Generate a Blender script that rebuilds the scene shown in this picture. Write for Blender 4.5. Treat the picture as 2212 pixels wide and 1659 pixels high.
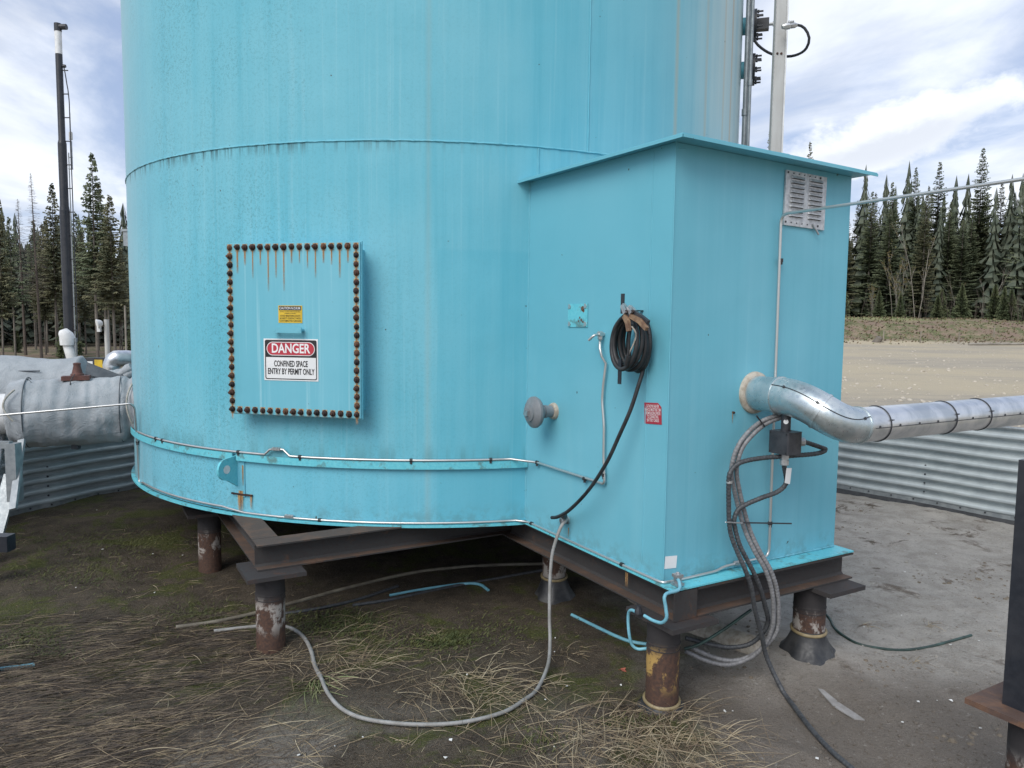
import bpy, math, random
import numpy as np
from mathutils import Vector, Matrix
random.seed(7); RNG = np.random.default_rng(7)
for o in list(bpy.data.objects): bpy.data.objects.remove(o)
SC = bpy.context.scene; COL = SC.collection
rad = math.radians

# ------------------------------------------------------------------ camera, sky, sun, exposure
IW, FPX, PITCH, ROLL, CAMZ = 2212.0, 1621.4, 0.083, 0.0118, 1.845
cam_d = bpy.data.cameras.new('camera'); cam = bpy.data.objects.new('camera', cam_d); COL.objects.link(cam)
cam_d.sensor_width = 36; cam_d.lens = 36 * FPX / IW; cam_d.clip_end = 6000; cam_d.clip_start = .05
cam.matrix_world = Matrix.Translation((0, 0, CAMZ)) @ Matrix.Rotation(rad(90) - PITCH, 4, 'X') @ Matrix.Rotation(ROLL, 4, 'Z')
SC.camera = cam
SC.render.resolution_x, SC.render.resolution_y = 1024, 768
SC.view_settings.view_transform = 'Standard'; SC.view_settings.look = 'None'
SC.view_settings.gamma = 1; SC.view_settings.exposure = 0.72
SUN_DIR = Vector((-.40, -.70, .76)).normalized()
sd = bpy.data.lights.new('sun', 'SUN'); sd.energy = 1.5; sd.angle = rad(40); sd.color = (1, .965, .91)
sun = bpy.data.objects.new('sun', sd); COL.objects.link(sun)
sun.rotation_euler = SUN_DIR.to_track_quat('Z', 'Y').to_euler(); sun.location = SUN_DIR * 40
world = bpy.data.worlds.new('World'); SC.world = world; world.use_nodes = True

class NT:
    """tiny node helper"""
    def __init__(s, tree): s.t = tree; s.n = tree.nodes; s.l = tree.links
    def set(s, node, key, v):
        i = node.inputs[key]
        if isinstance(v, bpy.types.NodeSocket): s.l.new(v, i)
        elif isinstance(v, (tuple, list)) and i.type == 'RGBA': i.default_value = (*v[:3], 1)
        else: i.default_value = v
    def new(s, typ, ins=None, **attr):
        nd = s.n.new(typ)
        for k, v in attr.items(): setattr(nd, k, v)
        for k, v in (ins or {}).items(): s.set(nd, k, v)
        return nd
    def math(s, op, a, b=0.0, c=0.0, clamp=False):
        nd = s.new('ShaderNodeMath', {0: a, 1: b, 2: c}, operation=op, use_clamp=clamp); return nd.outputs[0]
    def mapr(s, v, a, b, c=0.0, d=1.0, smooth=True):
        nd = s.new('ShaderNodeMapRange', {0: v, 1: a, 2: b, 3: c, 4: d}, interpolation_type='SMOOTHSTEP' if smooth else 'LINEAR'); return nd.outputs[0]
    def mix(s, f, a, b, mode='MIX'):
        nd = s.new('ShaderNodeMix', None, data_type='RGBA', blend_type=mode)
        s.set(nd, 0, f); s.set(nd, 6, a); s.set(nd, 7, b); return nd.outputs[2]
    def noise(s, vec, scale, detail=4, rough=.55, dist=0.0):
        nd = s.new('ShaderNodeTexNoise', {'Scale': scale, 'Detail': detail, 'Roughness': rough, 'Distortion': dist})
        if vec is not None: s.l.new(vec, nd.inputs['Vector'])
        return nd.outputs[0]
    def mapping(s, vec, scale=(1, 1, 1), loc=(0, 0, 0), rot=(0, 0, 0)):
        nd = s.new('ShaderNodeMapping', {'Scale': scale, 'Location': loc, 'Rotation': rot}); s.l.new(vec, nd.inputs[0]); return nd.outputs[0]
    def xyz(s, vec):
        nd = s.new('ShaderNodeSeparateXYZ'); s.l.new(vec, nd.inputs[0]); return nd.outputs
    def comb(s, x, y, z): return s.new('ShaderNodeCombineXYZ', {0: x, 1: y, 2: z}).outputs[0]
    def pos(s): return s.new('ShaderNodeNewGeometry').outputs['Position']
    def ramp(s, f, stops):
        nd = s.new('ShaderNodeValToRGB'); s.l.new(f, nd.inputs[0]); e = nd.color_ramp.elements
        while len(e) < len(stops): e.new(.5)
        for q, (p, c) in zip(e, stops):
            q.position = p; q.color = (c, c, c, 1) if not isinstance(c, tuple) else (*c, 1)
        return nd.outputs[0]

# ---- sky: daylight sky under broken cloud
w = NT(world.node_tree); w.n.clear()
sky = w.new('ShaderNodeTexSky', sky_type='NISHITA', sun_disc=False, sun_elevation=math.asin(SUN_DIR.z),
            sun_rotation=math.atan2(SUN_DIR.x, SUN_DIR.y), air_density=1.0, dust_density=1.2, ozone_density=1.5)
gdir = w.new('ShaderNodeTexCoord').outputs['Generated']
dx, dy, dz = w.xyz(gdir)
el = w.math('MAXIMUM', dz, 0.0); k = w.math('ADD', el, .16)
pv = w.comb(w.math('DIVIDE', dx, k), w.math('DIVIDE', dy, k), 0.0)
n1 = w.noise(w.mapping(pv, (1, .55, 1), (3.1, 1.7, 0), (0, 0, .35)), 1.35, 8, .58, .5)
n2 = w.noise(w.mapping(pv, (1, .6, 1), (9.4, 2.2, 0), (0, 0, .2)), 2.6, 6, .55, .3)
cover = w.mapr(n1, .36, .62)
# one long bright bank with a grey belly, low in the sky to the right of the shed
az = w.math('ARCTAN2', dx, dy)
bx_ = w.math('DIVIDE', w.math('SUBTRACT', az, .455), .165)
by_ = w.math('DIVIDE', w.math('SUBTRACT', w.math('SUBTRACT', dz, .215), w.math('MULTIPLY', w.math('SUBTRACT', az, .455), .24)), .052)
bd = w.math('SQRT', w.math('ADD', w.math('MULTIPLY', bx_, bx_), w.math('MULTIPLY', by_, by_)))
bn = w.noise(w.mapping(gdir, (1, 1, 1.6)), 15, 8, .6, .2)
bank = w.mapr(w.math('ADD', bd, w.math('MULTIPLY', w.math('SUBTRACT', bn, .5), 1.5)), 1.05, .45, 0.0, .88)
cover = w.math('MAXIMUM', w.math('MULTIPLY', cover, .85), bank)
low = w.mapr(dz, .14, .02)                                  # paler towards the horizon
cover = w.math('MAXIMUM', cover, w.math('MULTIPLY', low, .7))
blue = w.mix(.55, w.mix(1.0, sky.outputs[0], (.62, .62, .66), 'MULTIPLY'), (3.5, 4.3, 6.1))
white = w.mix(w.mapr(n2, .38, .66), (6.8, 7.1, 7.6), (5.3, 5.6, 6.15))
belly = w.mapr(w.math('ADD', by_, w.math('MULTIPLY', w.math('SUBTRACT', bn, .5), 1.2)), .35, -.15)
white = w.mix(bank, white, w.mix(w.math('MULTIPLY', belly, w.mapr(bd, .9, .3)), (7.3, 7.5, 7.8), (5.2, 5.45, 5.9)))
skyc = w.mix(cover, blue, white)
bg = w.new('ShaderNodeBackground', {'Color': skyc, 'Strength': .1})
w.l.new(bg.outputs[0], w.new('ShaderNodeOutputWorld').inputs[0])

# ------------------------------------------------------------------ measuring helpers (photo point -> real surface)
RT0, UP0 = Vector((1, 0, 0)), Vector((0, math.sin(PITCH), math.cos(PITCH)))
FW = Vector((0, math.cos(PITCH), -math.sin(PITCH)))
RT = RT0 * math.cos(ROLL) + UP0 * math.sin(ROLL); UP = UP0 * math.cos(ROLL) - RT0 * math.sin(ROLL)
CAM = Vector((0, 0, CAMZ))
def ray(x, y): return RT * ((x - 1106) / FPX) - UP * ((y - 829.5) / FPX) + FW
def plane(x, y, p, n):
    d = ray(x, y); return CAM + d * ((Vector(p) - CAM).dot(n) / d.dot(n))
def onz(x, y, z=0.0): return plane(x, y, (0, 0, z), Vector((0, 0, 1)))
def atY(x, y, Y):
    d = ray(x, y); return CAM + d * (Y / d.y)
TX, TY, R = -.69525, 7.42815, 2.745
TC = Vector((TX, TY, 0))
GZ = -.08
B = Vector((.7656, 3.6505, 0)); YAW = 1.0458
U = Vector((-math.cos(YAW), math.sin(YAW), 0)); V = Vector((math.sin(YAW), math.cos(YAW), 0)); NL, NR = -V, -U
LA, LC = 1.3292, 1.3069
Z = Vector((0, 0, 1))
def onL(x, y, o=0.0): return plane(x, y, B + NL * o, NL)
def onR(x, y, o=0.0): return plane(x, y, B + NR * o, NR)
def onT(x, y, o=0.0):
    d = ray(x, y); a = d.x**2 + d.y**2; b = -(d.x*TX + d.y*TY); c = TX**2 + TY**2 - (R+o)**2
    return CAM + d * ((-b - math.sqrt(max(b*b - a*c, 0))) / a)
def phi(p): return math.atan2(p.x - TX, -(p.y - TY))
def tk(ph, r, z): return Vector((TX + r*math.sin(ph), TY - r*math.cos(ph), z))
def uv(u, v, z): return B + U*u + V*v + Z*z

# ------------------------------------------------------------------ mesh helpers
class MB:
    def __init__(s): s.v = []; s.f = []; s.m = []; s.mi = 0
    def add(s, vs, fs):
        b = len(s.v); s.v += [tuple(q) for q in vs]
        for f in fs: s.f.append(tuple(b+i for i in f)); s.m.append(s.mi)
        return s
    def box(s, c, sx, sy, sz, ax=None):
        X, Y, Zz = ax or (Vector((1,0,0)), Vector((0,1,0)), Z); c = Vector(c)
        vs = [c + X*(i*sx/2) + Y*(j*sy/2) + Zz*(k*sz/2) for k in (-1,1) for j in (-1,1) for i in (-1,1)]
        return s.add(vs, [(0,2,3,1),(4,5,7,6),(0,1,5,4),(2,6,7,3),(0,4,6,2),(1,3,7,5)])
    def quad(s, a, b, c, d): return s.add([a,b,c,d], [(0,1,2,3)])
    def prism(s, pts, h):
        """polygon (world points, ccw seen from +h side) extruded by vector h"""
        n = len(pts); P = [Vector(p) for p in pts]; h = Vector(h)
        return s.add(P + [p+h for p in P], [tuple(range(n-1,-1,-1)), tuple(range(n, 2*n))] + [(i,(i+1)%n,n+(i+1)%n,n+i) for i in range(n)])
    def tube(s, path, r, seg=10, cap=True, rf=None, closed=False):
        P = [Vector(p) for p in path]; n = len(P)
        T = [((P[(i+1)%n] if closed or i<n-1 else P[i]) - (P[i-1] if closed or i>0 else P[i])).normalized() for i in range(n)]
        a = Z if abs(T[0].z) < .9 else Vector((1,0,0)); N = (a - T[0]*a.dot(T[0])).normalized()
        vs = []; L = 0
        for i in range(n):
            if i: N = (N - T[i]*N.dot(T[i])).normalized(); L += (P[i]-P[i-1]).length
            Bn = T[i].cross(N); rr = (r[i] if isinstance(r,(list,tuple)) else r) * (rf(L) if rf else 1)
            for k in range(seg):
                t = 2*math.pi*k/seg; vs.append(P[i] + (N*math.cos(t) + Bn*math.sin(t))*rr)
        fs = []
        for i in range(n if closed else n-1):
            j = (i+1) % n
            for k in range(seg): fs.append((i*seg+k, i*seg+(k+1)%seg, j*seg+(k+1)%seg, j*seg+k))
        if cap and not closed: fs += [tuple(range(seg-1,-1,-1)), tuple((n-1)*seg+k for k in range(seg))]
        return s.add(vs, fs)
    def lathe(s, o, axis, prof, seg=24):
        """prof: (distance along axis, radius)"""
        A = Vector(axis).normalized(); a = Z if abs(A.z) < .9 else Vector((1,0,0)); N = (a - A*a.dot(A)).normalized(); Bn = A.cross(N); o = Vector(o)
        vs = []; fs = []
        for d, r in prof:
            for k in range(seg):
                t = 2*math.pi*k/seg; vs.append(o + A*d + (N*math.cos(t)+Bn*math.sin(t))*r)
        for i in range(len(prof)-1):
            for k in range(seg): fs.append((i*seg+k, i*seg+(k+1)%seg, (i+1)*seg+(k+1)%seg, (i+1)*seg+k))
        fs += [tuple(range(seg-1,-1,-1)), tuple((len(prof)-1)*seg+k for k in range(seg))]
        return s.add(vs, fs)
    def arc(s, p0, p1, r0, r1, z0, z1, n=None):
        """solid ring piece of the tank between two angles"""
        n = n or max(2, int(abs(p1-p0)/rad(1.5))); vs = []; fs = []
        for i in range(n+1):
            p = p0 + (p1-p0)*i/n
            vs += [tk(p,r1,z0), tk(p,r1,z1), tk(p,r0,z1), tk(p,r0,z0)]
        for i in range(n):
            a, b = 4*i, 4*i+4
            for k in range(4): fs.append((a+k, b+k, b+(k+1)%4, a+(k+1)%4))
        fs += [(3,2,1,0), (4*n,4*n+1,4*n+2,4*n+3)]
        return s.add(vs, fs)
    def mesh(s, name, mats, smooth=None):
        me = bpy.data.meshes.new(name); me.from_pydata(s.v, [], s.f); me.update()
        for m in (mats if isinstance(mats,(list,tuple)) else [mats]): me.materials.append(m)
        if any(s.m): me.polygons.foreach_set('material_index', s.m)
        if smooth is not None:
            me.shade_smooth()
            try: me.set_sharp_from_angle(angle=rad(smooth))
            except Exception: pass
        return me
    def build(s, name, mats, parent=None, smooth=None, label=None):
        return link(name, s.mesh(name, mats, smooth), parent, label)
def link(name, me, parent=None, label=None):
    o = bpy.data.objects.new(name, me); COL.objects.link(o)
    if parent is not None:
        o.parent = parent; o.matrix_parent_inverse = PINV[parent.name]
    PINV[o.name] = Matrix.Identity(4)
    if label: o['label'] = label
    return o
PINV = {}
def thing(name, label, cat, loc=(0,0,0), group=None):
    o = bpy.data.objects.new(name, None); COL.objects.link(o); o.location = loc; o.empty_display_size = .1
    PINV[o.name] = Matrix.Translation(-Vector(loc)); return tag(o, label, cat, group)
def tag(o, label, cat=None, group=None, kind=None):
    o['label'] = label
    if cat: o['category'] = cat
    if group: o['group'] = group
    if kind: o['kind'] = kind
    return o
def smooth_path(pts, step=.02):
    P = [Vector(p) for p in pts]; P = [P[0]*2-P[1]] + P + [P[-1]*2-P[-2]]; out = []
    for i in range(1, len(P)-2):
        a,b,c,d = P[i-1:i+3]; n = max(2, int((c-b).length/step))
        for k in range(n):
            t = k/n; out.append(.5*((2*b)+(c-a)*t+(2*a-5*b+4*c-d)*t*t+(3*b-a-3*c+d)*t**3))
    return out + [P[-2]]
def bend_path(pts, r=.03, n=6):
    """straight runs with rounded bends"""
    P = [Vector(p) for p in pts]; out = [P[0]]
    for i in range(1, len(P)-1):
        a,b,c = P[i-1:i+2]; rr = min(r, (a-b).length*.45, (c-b).length*.45)
        p, q = b+(a-b).normalized()*rr, b+(c-b).normalized()*rr
        for k in range(n+1):
            t = k/n; out.append(p*(1-t)**2 + b*2*t*(1-t) + q*t*t)
    return out + [P[-1]]
def text_mesh(txt, size, xs=1.0, bold=.0):
    cu = bpy.data.curves.new('txt', 'FONT'); cu.body = txt; cu.size = size; cu.align_x = 'CENTER'; cu.align_y = 'CENTER'; cu.offset = bold*size; cu.resolution_u = 3
    ob = bpy.data.objects.new('txt', cu); COL.objects.link(ob)
    me = bpy.data.meshes.new_from_object(ob.evaluated_get(bpy.context.evaluated_depsgraph_get())); bpy.data.objects.remove(ob)
    vs = [(v.co.x*xs, v.co.y) for v in me.vertices]; fs = [tuple(p.vertices) for p in me.polygons]
    bpy.data.meshes.remove(me); return vs, fs
def lettering(mb, txt, size, frame, x, y, width=None, bold=.0):
    """flat letters in the plane frame=(origin, right, up, normal)"""
    o, r, u, n = frame; vs, fs = text_mesh(txt, size, 1, bold)
    if not vs: return
    w0 = max(v[0] for v in vs) - min(v[0] for v in vs); xs = width/w0 if width else 1
    mb.add([o + r*(v[0]*xs+x) + u*(v[1]+y) for v in vs], fs)
def frame_of(tl, tr, br, bl, n):
    """average rectangle of four surface points"""
    c = (tl+tr+br+bl)/4; r = ((tr+br)-(tl+bl)); r = (r - n*r.dot(n)); W = r.length/2; r.normalize()
    u = n.cross(r); H = abs(((tl+tr)-(bl+br)).dot(u))/2; return c, r, u, W, H
def rrect(w_, h_, r, n=6):
    out = []
    for cx, cy, a0 in ((w_/2-r, h_/2-r, 0), (-w_/2+r, h_/2-r, 90), (-w_/2+r, -h_/2+r, 180), (w_/2-r, -h_/2+r, 270)):
        for k in range(n+1):
            a = rad(a0 + 90*k/n); out.append((cx + r*math.cos(a), cy + r*math.sin(a)))
    return out
def flat(mb, frame, pts, x=0, y=0, off=0.0, th=0.0):
    o, r, u, n = frame; P = [o + r*(px+x) + u*(py+y) + n*off for px, py in pts]
    if th: mb.prism(P, n*th)
    else: mb.add(P, [tuple(range(len(P)))])

# ------------------------------------------------------------------ materials
MATS = {}; ZB0 = .557
def material(name, build, bump=True):
    m = bpy.data.materials.new(name); m.use_nodes = True; t = NT(m.node_tree); t.n.clear()
    out = t.new('ShaderNodeOutputMaterial'); b = t.new('ShaderNodeBsdfPrincipled'); t.l.new(b.outputs[0], out.inputs[0])
    build(t, b); MATS[name] = m; return m
def bump(t, b, h, s=.3, d=.01):
    nd = t.new('ShaderNodeBump', {'Strength': s, 'Distance': d, 'Height': h}); t.l.new(nd.outputs[0], b.inputs['Normal'])
def simple(name, c1, c2, rough=.6, metal=0.0, scale=8, stretch=(1,1,1), bs=.15, spec=.5, lo=.35, hi=.65, detail=5):
    def f(t, b):
        p = t.mapping(t.pos(), stretch); n = t.noise(p, scale, detail, .6)
        t.set(b, 'Base Color', t.mix(t.mapr(n, lo, hi), c1, c2))
        n2 = t.noise(p, scale*7, 3, .6)
        t.set(b, 'Roughness', t.mapr(n2, .3, .7, max(rough-.1, .05), min(rough+.1, 1))); b.inputs['Metallic'].default_value = metal
        b.inputs['Specular IOR Level'].default_value = spec
        bump(t, b, n2, bs, .004)
    return material(name, f)

def paint(name, tank, drip=.10):
    def f(t, b):
        p = t.pos(); x, y, z = t.xyz(p)
        if tank:
            ph = t.math('ARCTAN2', t.math('SUBTRACT', x, TX), t.math('SUBTRACT', TY, y))
            s = t.math('MULTIPLY', ph, R)
        else:
            s = t.math('ADD', t.math('MULTIPLY', x, 1.0), t.math('MULTIPLY', y, .7))
        big = t.noise(t.comb(s, z, 0.0), .8, 3, .5)
        st1 = t.noise(t.comb(t.math('MULTIPLY', s, 9.0), t.math('MULTIPLY', z, .28), 0.0), 1.0, 5, .62)
        st2 = t.noise(t.comb(t.math('MULTIPLY', s, 42.0), t.math('MULTIPLY', z, .5), 3.0), 1.0, 4, .6)
        fresh, chalk = ((.122, .445, .555), (.178, .492, .592)) if tank else ((.138, .437, .538), (.172, .468, .57))
        c = t.mix(t.mapr(t.math('ADD', t.math('MULTIPLY', big, .6), t.math('MULTIPLY', st1, .4)), .38, .62), fresh, chalk)
        c = t.mix(t.math('MULTIPLY', t.mapr(st2, .52, .74), .20 if tank else drip), c, (.36, .62, .68))
        sk = t.mapr(z, .90, .915, .05, .13) if tank else .06
        c = t.mix(t.math('MULTIPLY', t.mapr(st1, .5, .3), sk), c, (.05, .29, .37))
        if tank: c = t.mix(t.mapr(z, .915, .90, 0.0, .45), c, (.160, .51, .655))  # skirt colour lightened to stand in for light bounced off the ground
        if tank:
            # mildew freckles, mostly on the left side; whole tone darker towards the top
            spk = t.noise(p, 55, 3, .75); spk2 = t.noise(p, 150, 2, .7)
            left = t.mapr(ph, .35, -.7); patch = t.mapr(t.noise(t.comb(t.math('MULTIPLY', s, 2.0), z, 5.0), .9, 4, .6), .38, .6)
            m = t.math('MULTIPLY', t.mapr(t.math('MULTIPLY', t.math('ADD', spk, spk2), .5), .50, .60), t.math('ADD', t.math('MULTIPLY', left, t.math('ADD', t.math('MULTIPLY', patch, .6), .3)), .06), clamp=True)
            c = t.mix(t.math('MULTIPLY', m, .55), c, (.045, .14, .15)); c = t.mix(t.mapr(z, 1.9, 3.6, 0.0, .16), c, (.07, .25, .30))
            # paler and greyer towards the left side, bleached and dirty towards the right
            c = t.mix(t.math('MULTIPLY', t.mapr(ph, -.62, -1.22), t.mapr(st1, .2, .75, .45, .9)), c, (.33, .47, .52))
            c = t.mix(t.math('MULTIPLY', t.mapr(ph, .62, 1.05), t.mapr(st1, .2, .75, .45, 1.0)), c, (.50, .62, .62))
            pm = t.math('MULTIPLY', t.mapr(ph, phi(onT(943, 700)), phi(onT(946, 700)), smooth=False), t.mapr(z, 2.30, 2.27, smooth=False)); c = t.mix(t.math('MULTIPLY', pm, .28), c, (.07, .395, .515))
            # rust runs
            a0, a1 = -1.3, 1.3
            def st(px, py, wd, a): 
                q = (phi(onT(px, py)) - a0)/(a1-a0); return [(q-wd, 0.0), (q-wd*.3, a), (q+wd*.3, a), (q+wd, 0.0)]
            stops = sorted(st(925, 200, .0010, .14) + st(1463, 120, .0022, .45) + st(1528, 120, .003, .38) + st(1582, 120, .003, .85) + st(1566, 120, .002, .4) + st(533, 900, .0010, .16))
            run = t.ramp(t.mapr(ph, a0, a1, smooth=False), stops)
            c = t.mix(t.math('MULTIPLY', run, t.mapr(st2, .2, .7, .55, 1.0)), c, (.50, .32, .12))
            # dirt under the round weld and on the ledge
            ws = t.math('MULTIPLY', t.mapr(z, 2.84, 2.933), t.mapr(z, 2.937, 2.934)); c = t.mix(t.math('MULTIPLY', t.math('MULTIPLY', ws, t.mapr(st2, .44, .66)), t.mapr(ph, .3, -.5, .1, .85)), c, (.04, .10, .11))
            lg = t.math('MULTIPLY', t.math('MULTIPLY', t.mapr(z, 1.10, .97), t.mapr(z, .94, .955)), t.mapr(st1, .4, .62)); c = t.mix(t.math('MULTIPLY', lg, .4), c, (.05, .15, .15))
        fl = t.noise(p, 26, 2, .5)
        c = t.mix(t.mapr(fl, .765, .80), c, (.06, .10, .10))
        t.set(b, 'Base Color', c); t.set(b, 'Roughness', t.mapr(st1, .3, .7, .42, .6))
        b.inputs['Specular IOR Level'].default_value = .35
        dirt = t.math('MULTIPLY', t.mapr(z, ZB0+.16, ZB0), t.mapr(t.noise(p, 11, 6, .7), .42, .62))
        c = t.mix(t.math('MULTIPLY', dirt, .35), c, (.10, .17, .16)); t.set(b, 'Base Color', c)
        bump(t, b, t.math('ADD', t.math('ADD', t.noise(p, 6, 2, .5), t.math('MULTIPLY', t.noise(p, 1.4, 2, .5), 5.0)), t.math('MULTIPLY', t.noise(p, 120, 2, .6), .06)), .22, .012)
    return material(name, f)
paint('tank_paint', True); paint('shed_paint', False); paint('cover_paint', False, .55)
def flange_paint(t, b):
    p = t.pos(); n = t.noise(p, 9, 6, .7); n2 = t.noise(p, 60, 3, .6)
    c = t.mix(t.mapr(n2, .3, .7), (.11, .50, .60), (.16, .57, .65))
    c = t.mix(t.math('MULTIPLY', t.mapr(n, .52, .66), .75), c, (.10, .15, .13))
    c = t.mix(t.mapr(n2, .68, .74), c, (.20, .10, .05))
    t.set(b, 'Base Color', c); b.inputs['Roughness'].default_value = .5
material('flange_paint', flange_paint)
def rusty(name, base, rust, amt):
    def f(t, b):
        p = t.pos(); x, y, z = t.xyz(p)
        n = t.noise(t.mapping(p, (1, 1, 1.0)), 7, 7, .68, .4); f2 = t.noise(p, 70, 4, .65)
        c = t.mix(t.mapr(t.math('ADD', n, t.math('MULTIPLY', f2, .18)), .72-amt*.3, .88-amt*.3), base, rust)
        c = t.mix(t.math('MULTIPLY', t.mapr(f2, .45, .75), .45), c, (rust[0]*.45, rust[1]*.4, rust[2]*.5))
        t.set(b, 'Base Color', c); b.inputs['Roughness'].default_value = .72; b.inputs['Specular IOR Level'].default_value = .35
        bump(t, b, f2, .35, .004)
    return material(name, f)
rusty('beam_steel', (.045, .043, .042), (.105, .06, .040), .25)
rusty('beam_top', (.085, .062, .050), (.125, .078, .054), .6)
rusty('plate_steel', (.045, .042, .042), (.08, .05, .04), .3)
rusty('plate_rust', (.095, .062, .050), (.15, .085, .055), .6)
rusty('bolt_rust', (.035, .021, .018), (.075, .034, .022), .6)
rusty('bolt_dark', (.022,.017,.016), (.05,.028,.02), .4); rusty('bolt_orange', (.06,.032,.022), (.13,.06,.03), .7)
def pile_mat(name, yellow):
    def f(t, b):
        p = t.pos(); x, y, z = t.xyz(p)
        n = t.noise(t.mapping(p, (1, 1, .8)), 11, 7, .7, .3); f2 = t.noise(p, 60, 4, .6)
        c = t.mix(t.mapr(f2, .3, .7), (.10, .052, .033), (.052, .031, .025))
        c = t.mix(t.mapr(t.math('ADD', z, t.math('MULTIPLY', n, .08)), .22, .29), c, (.032, .029, .030))
        bandm = t.math('MULTIPLY', t.mapr(z, -.02, .10), t.mapr(z, .27, .16))
        c = t.mix(t.math('MULTIPLY', t.mapr(n, .50, .58), bandm), c, (.42, .27, .085) if yellow else (.36, .33, .30))
        t.set(b, 'Base Color', c); b.inputs['Roughness'].default_value = .75; bump(t, b, t.math('ADD', n, f2), .4, .005)
    return material(name, f)
pile_mat('pile_rust', False); pile_mat('pile_yellow', True)
simple('black_rubber', (.017,.018,.020), (.034,.035,.037), .55, 0, 14, bs=.1)
simple('liner_grey', (.30,.29,.28), (.22,.21,.20), .7, 0, 14)
simple('boot_rubber', (.022,.024,.028), (.06,.06,.06), .5, 0, 9, bs=.2)
simple('black_plastic', (.026,.028,.034), (.045,.048,.055), .5, 0, 18, bs=.12)
simple('black_paint', (.015,.018,.025), (.028,.030,.036), .42, 0, 6)
def steel(t, b):
    b.inputs['Base Color'].default_value = (.60, .60, .585, 1); b.inputs['Metallic'].default_value = .8; b.inputs['Roughness'].default_value = .36
material('stainless', steel)
simple('zinc', (.55,.56,.56), (.42,.43,.44), .4, .8, 12, bs=.03)
simple('galvanised', (.34,.365,.375), (.245,.27,.285), .42, .45, 16, bs=.1, detail=7)
simple('galv_wall', (.44,.485,.495), (.36,.40,.415), .6, .1, 5, (1,1,1), bs=.06, detail=7)
simple('vent_metal', (.60,.61,.62), (.44,.45,.46), .5, .35, 45, bs=.1)
def clad(t, b):
    p = t.pos(); n = t.noise(p, 5, 6, .65, .5); n2 = t.noise(t.mapping(p, (1,1,4)), 22, 5, .7)
    t.set(b, 'Base Color', t.mix(t.mapr(n, .38, .64), (.74,.75,.76), (.50,.53,.55)))
    b.inputs['Metallic'].default_value = .9
    t.set(b, 'Roughness', t.mapr(n2, .3, .7, .30, .44)); bump(t, b, t.noise(p, 5, 2, .5), .16, .02)
material('clad_metal', clad)
simple('elbow_metal', (.62,.66,.67), (.46,.53,.55), .36, .8, 9, bs=.04)
simple('sealant', (.48,.44,.37), (.33,.28,.22), .8, 0, 30)
simple('flex_dark', (.075,.08,.085), (.045,.048,.053), .5, .1, 40)
simple('flex_grey', (.25,.25,.255), (.17,.17,.175), .55, .1, 40)
simple('flex_pale', (.30,.30,.29), (.22,.215,.20), .6, 0, 12)
simple('flex_tan', (.20,.18,.14), (.12,.105,.08), .7, 0, 10)
simple('blue_cable', (.20,.48,.58), (.15,.38,.47), .45, 0, 12)
simple('green_cable', (.05,.10,.085), (.02,.035,.03), .5, 0, 7)
simple('tan_band', (.30,.24,.13), (.22,.17,.09), .5, 0, 20)
simple('white_paint', (.74,.75,.75), (.60,.60,.59), .55, 0, 9)
simple('post_paint', (.50,.50,.48), (.40,.39,.37), .6, .1, 7, (1,1,.2))
simple('vent_grey', (.20,.22,.235), (.155,.17,.18), .45, 0, 9)
simple('sign_white', (.82,.82,.82), (.70,.72,.72), .4, 0, 3)
simple('sign_black', (.012,.012,.014), (.03,.03,.032), .4, 0, 5)
simple('sign_red', (.48,.035,.055), (.36,.03,.05), .45, 0, 6)
simple('sign_yellow', (.68,.46,.035), (.55,.37,.03), .45, 0, 8)
simple('tan_handle', (.30,.20,.12), (.16,.09,.055), .6, 0, 30)
simple('valve_rust', (.14,.055,.04), (.075,.035,.03), .6, 0, 14)
simple('rope', (.42,.40,.36), (.30,.28,.24), .9, 0, 40)
simple('seal_rope', (.33,.27,.18), (.20,.16,.11), .9, 0, 20)
def fabric(t, b):
    p = t.pos(); n = t.noise(p, 4, 5, .6); wv = t.noise(t.mapping(p, (1,1,1)), 260, 2, .7)
    c = t.mix(t.mapr(n, .35, .65), (.30,.325,.345), (.39,.415,.435)); c = t.mix(t.math('MULTIPLY', t.mapr(wv, .4, .65), .3), c, (.13,.15,.16))
    t.set(b, 'Base Color', c); b.inputs['Roughness'].default_value = .75; b.inputs['Sheen Weight'].default_value = .1
    bump(t, b, t.math('ADD', t.math('MULTIPLY', t.noise(p, 7, 5, .65, .8), 1.0), t.math('MULTIPLY', wv, .04)), .65, .03)
material('fabric', fabric)
simple('fabric_dark', (.055,.065,.075), (.09,.10,.11), .8, 0, 10, bs=.3)
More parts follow.
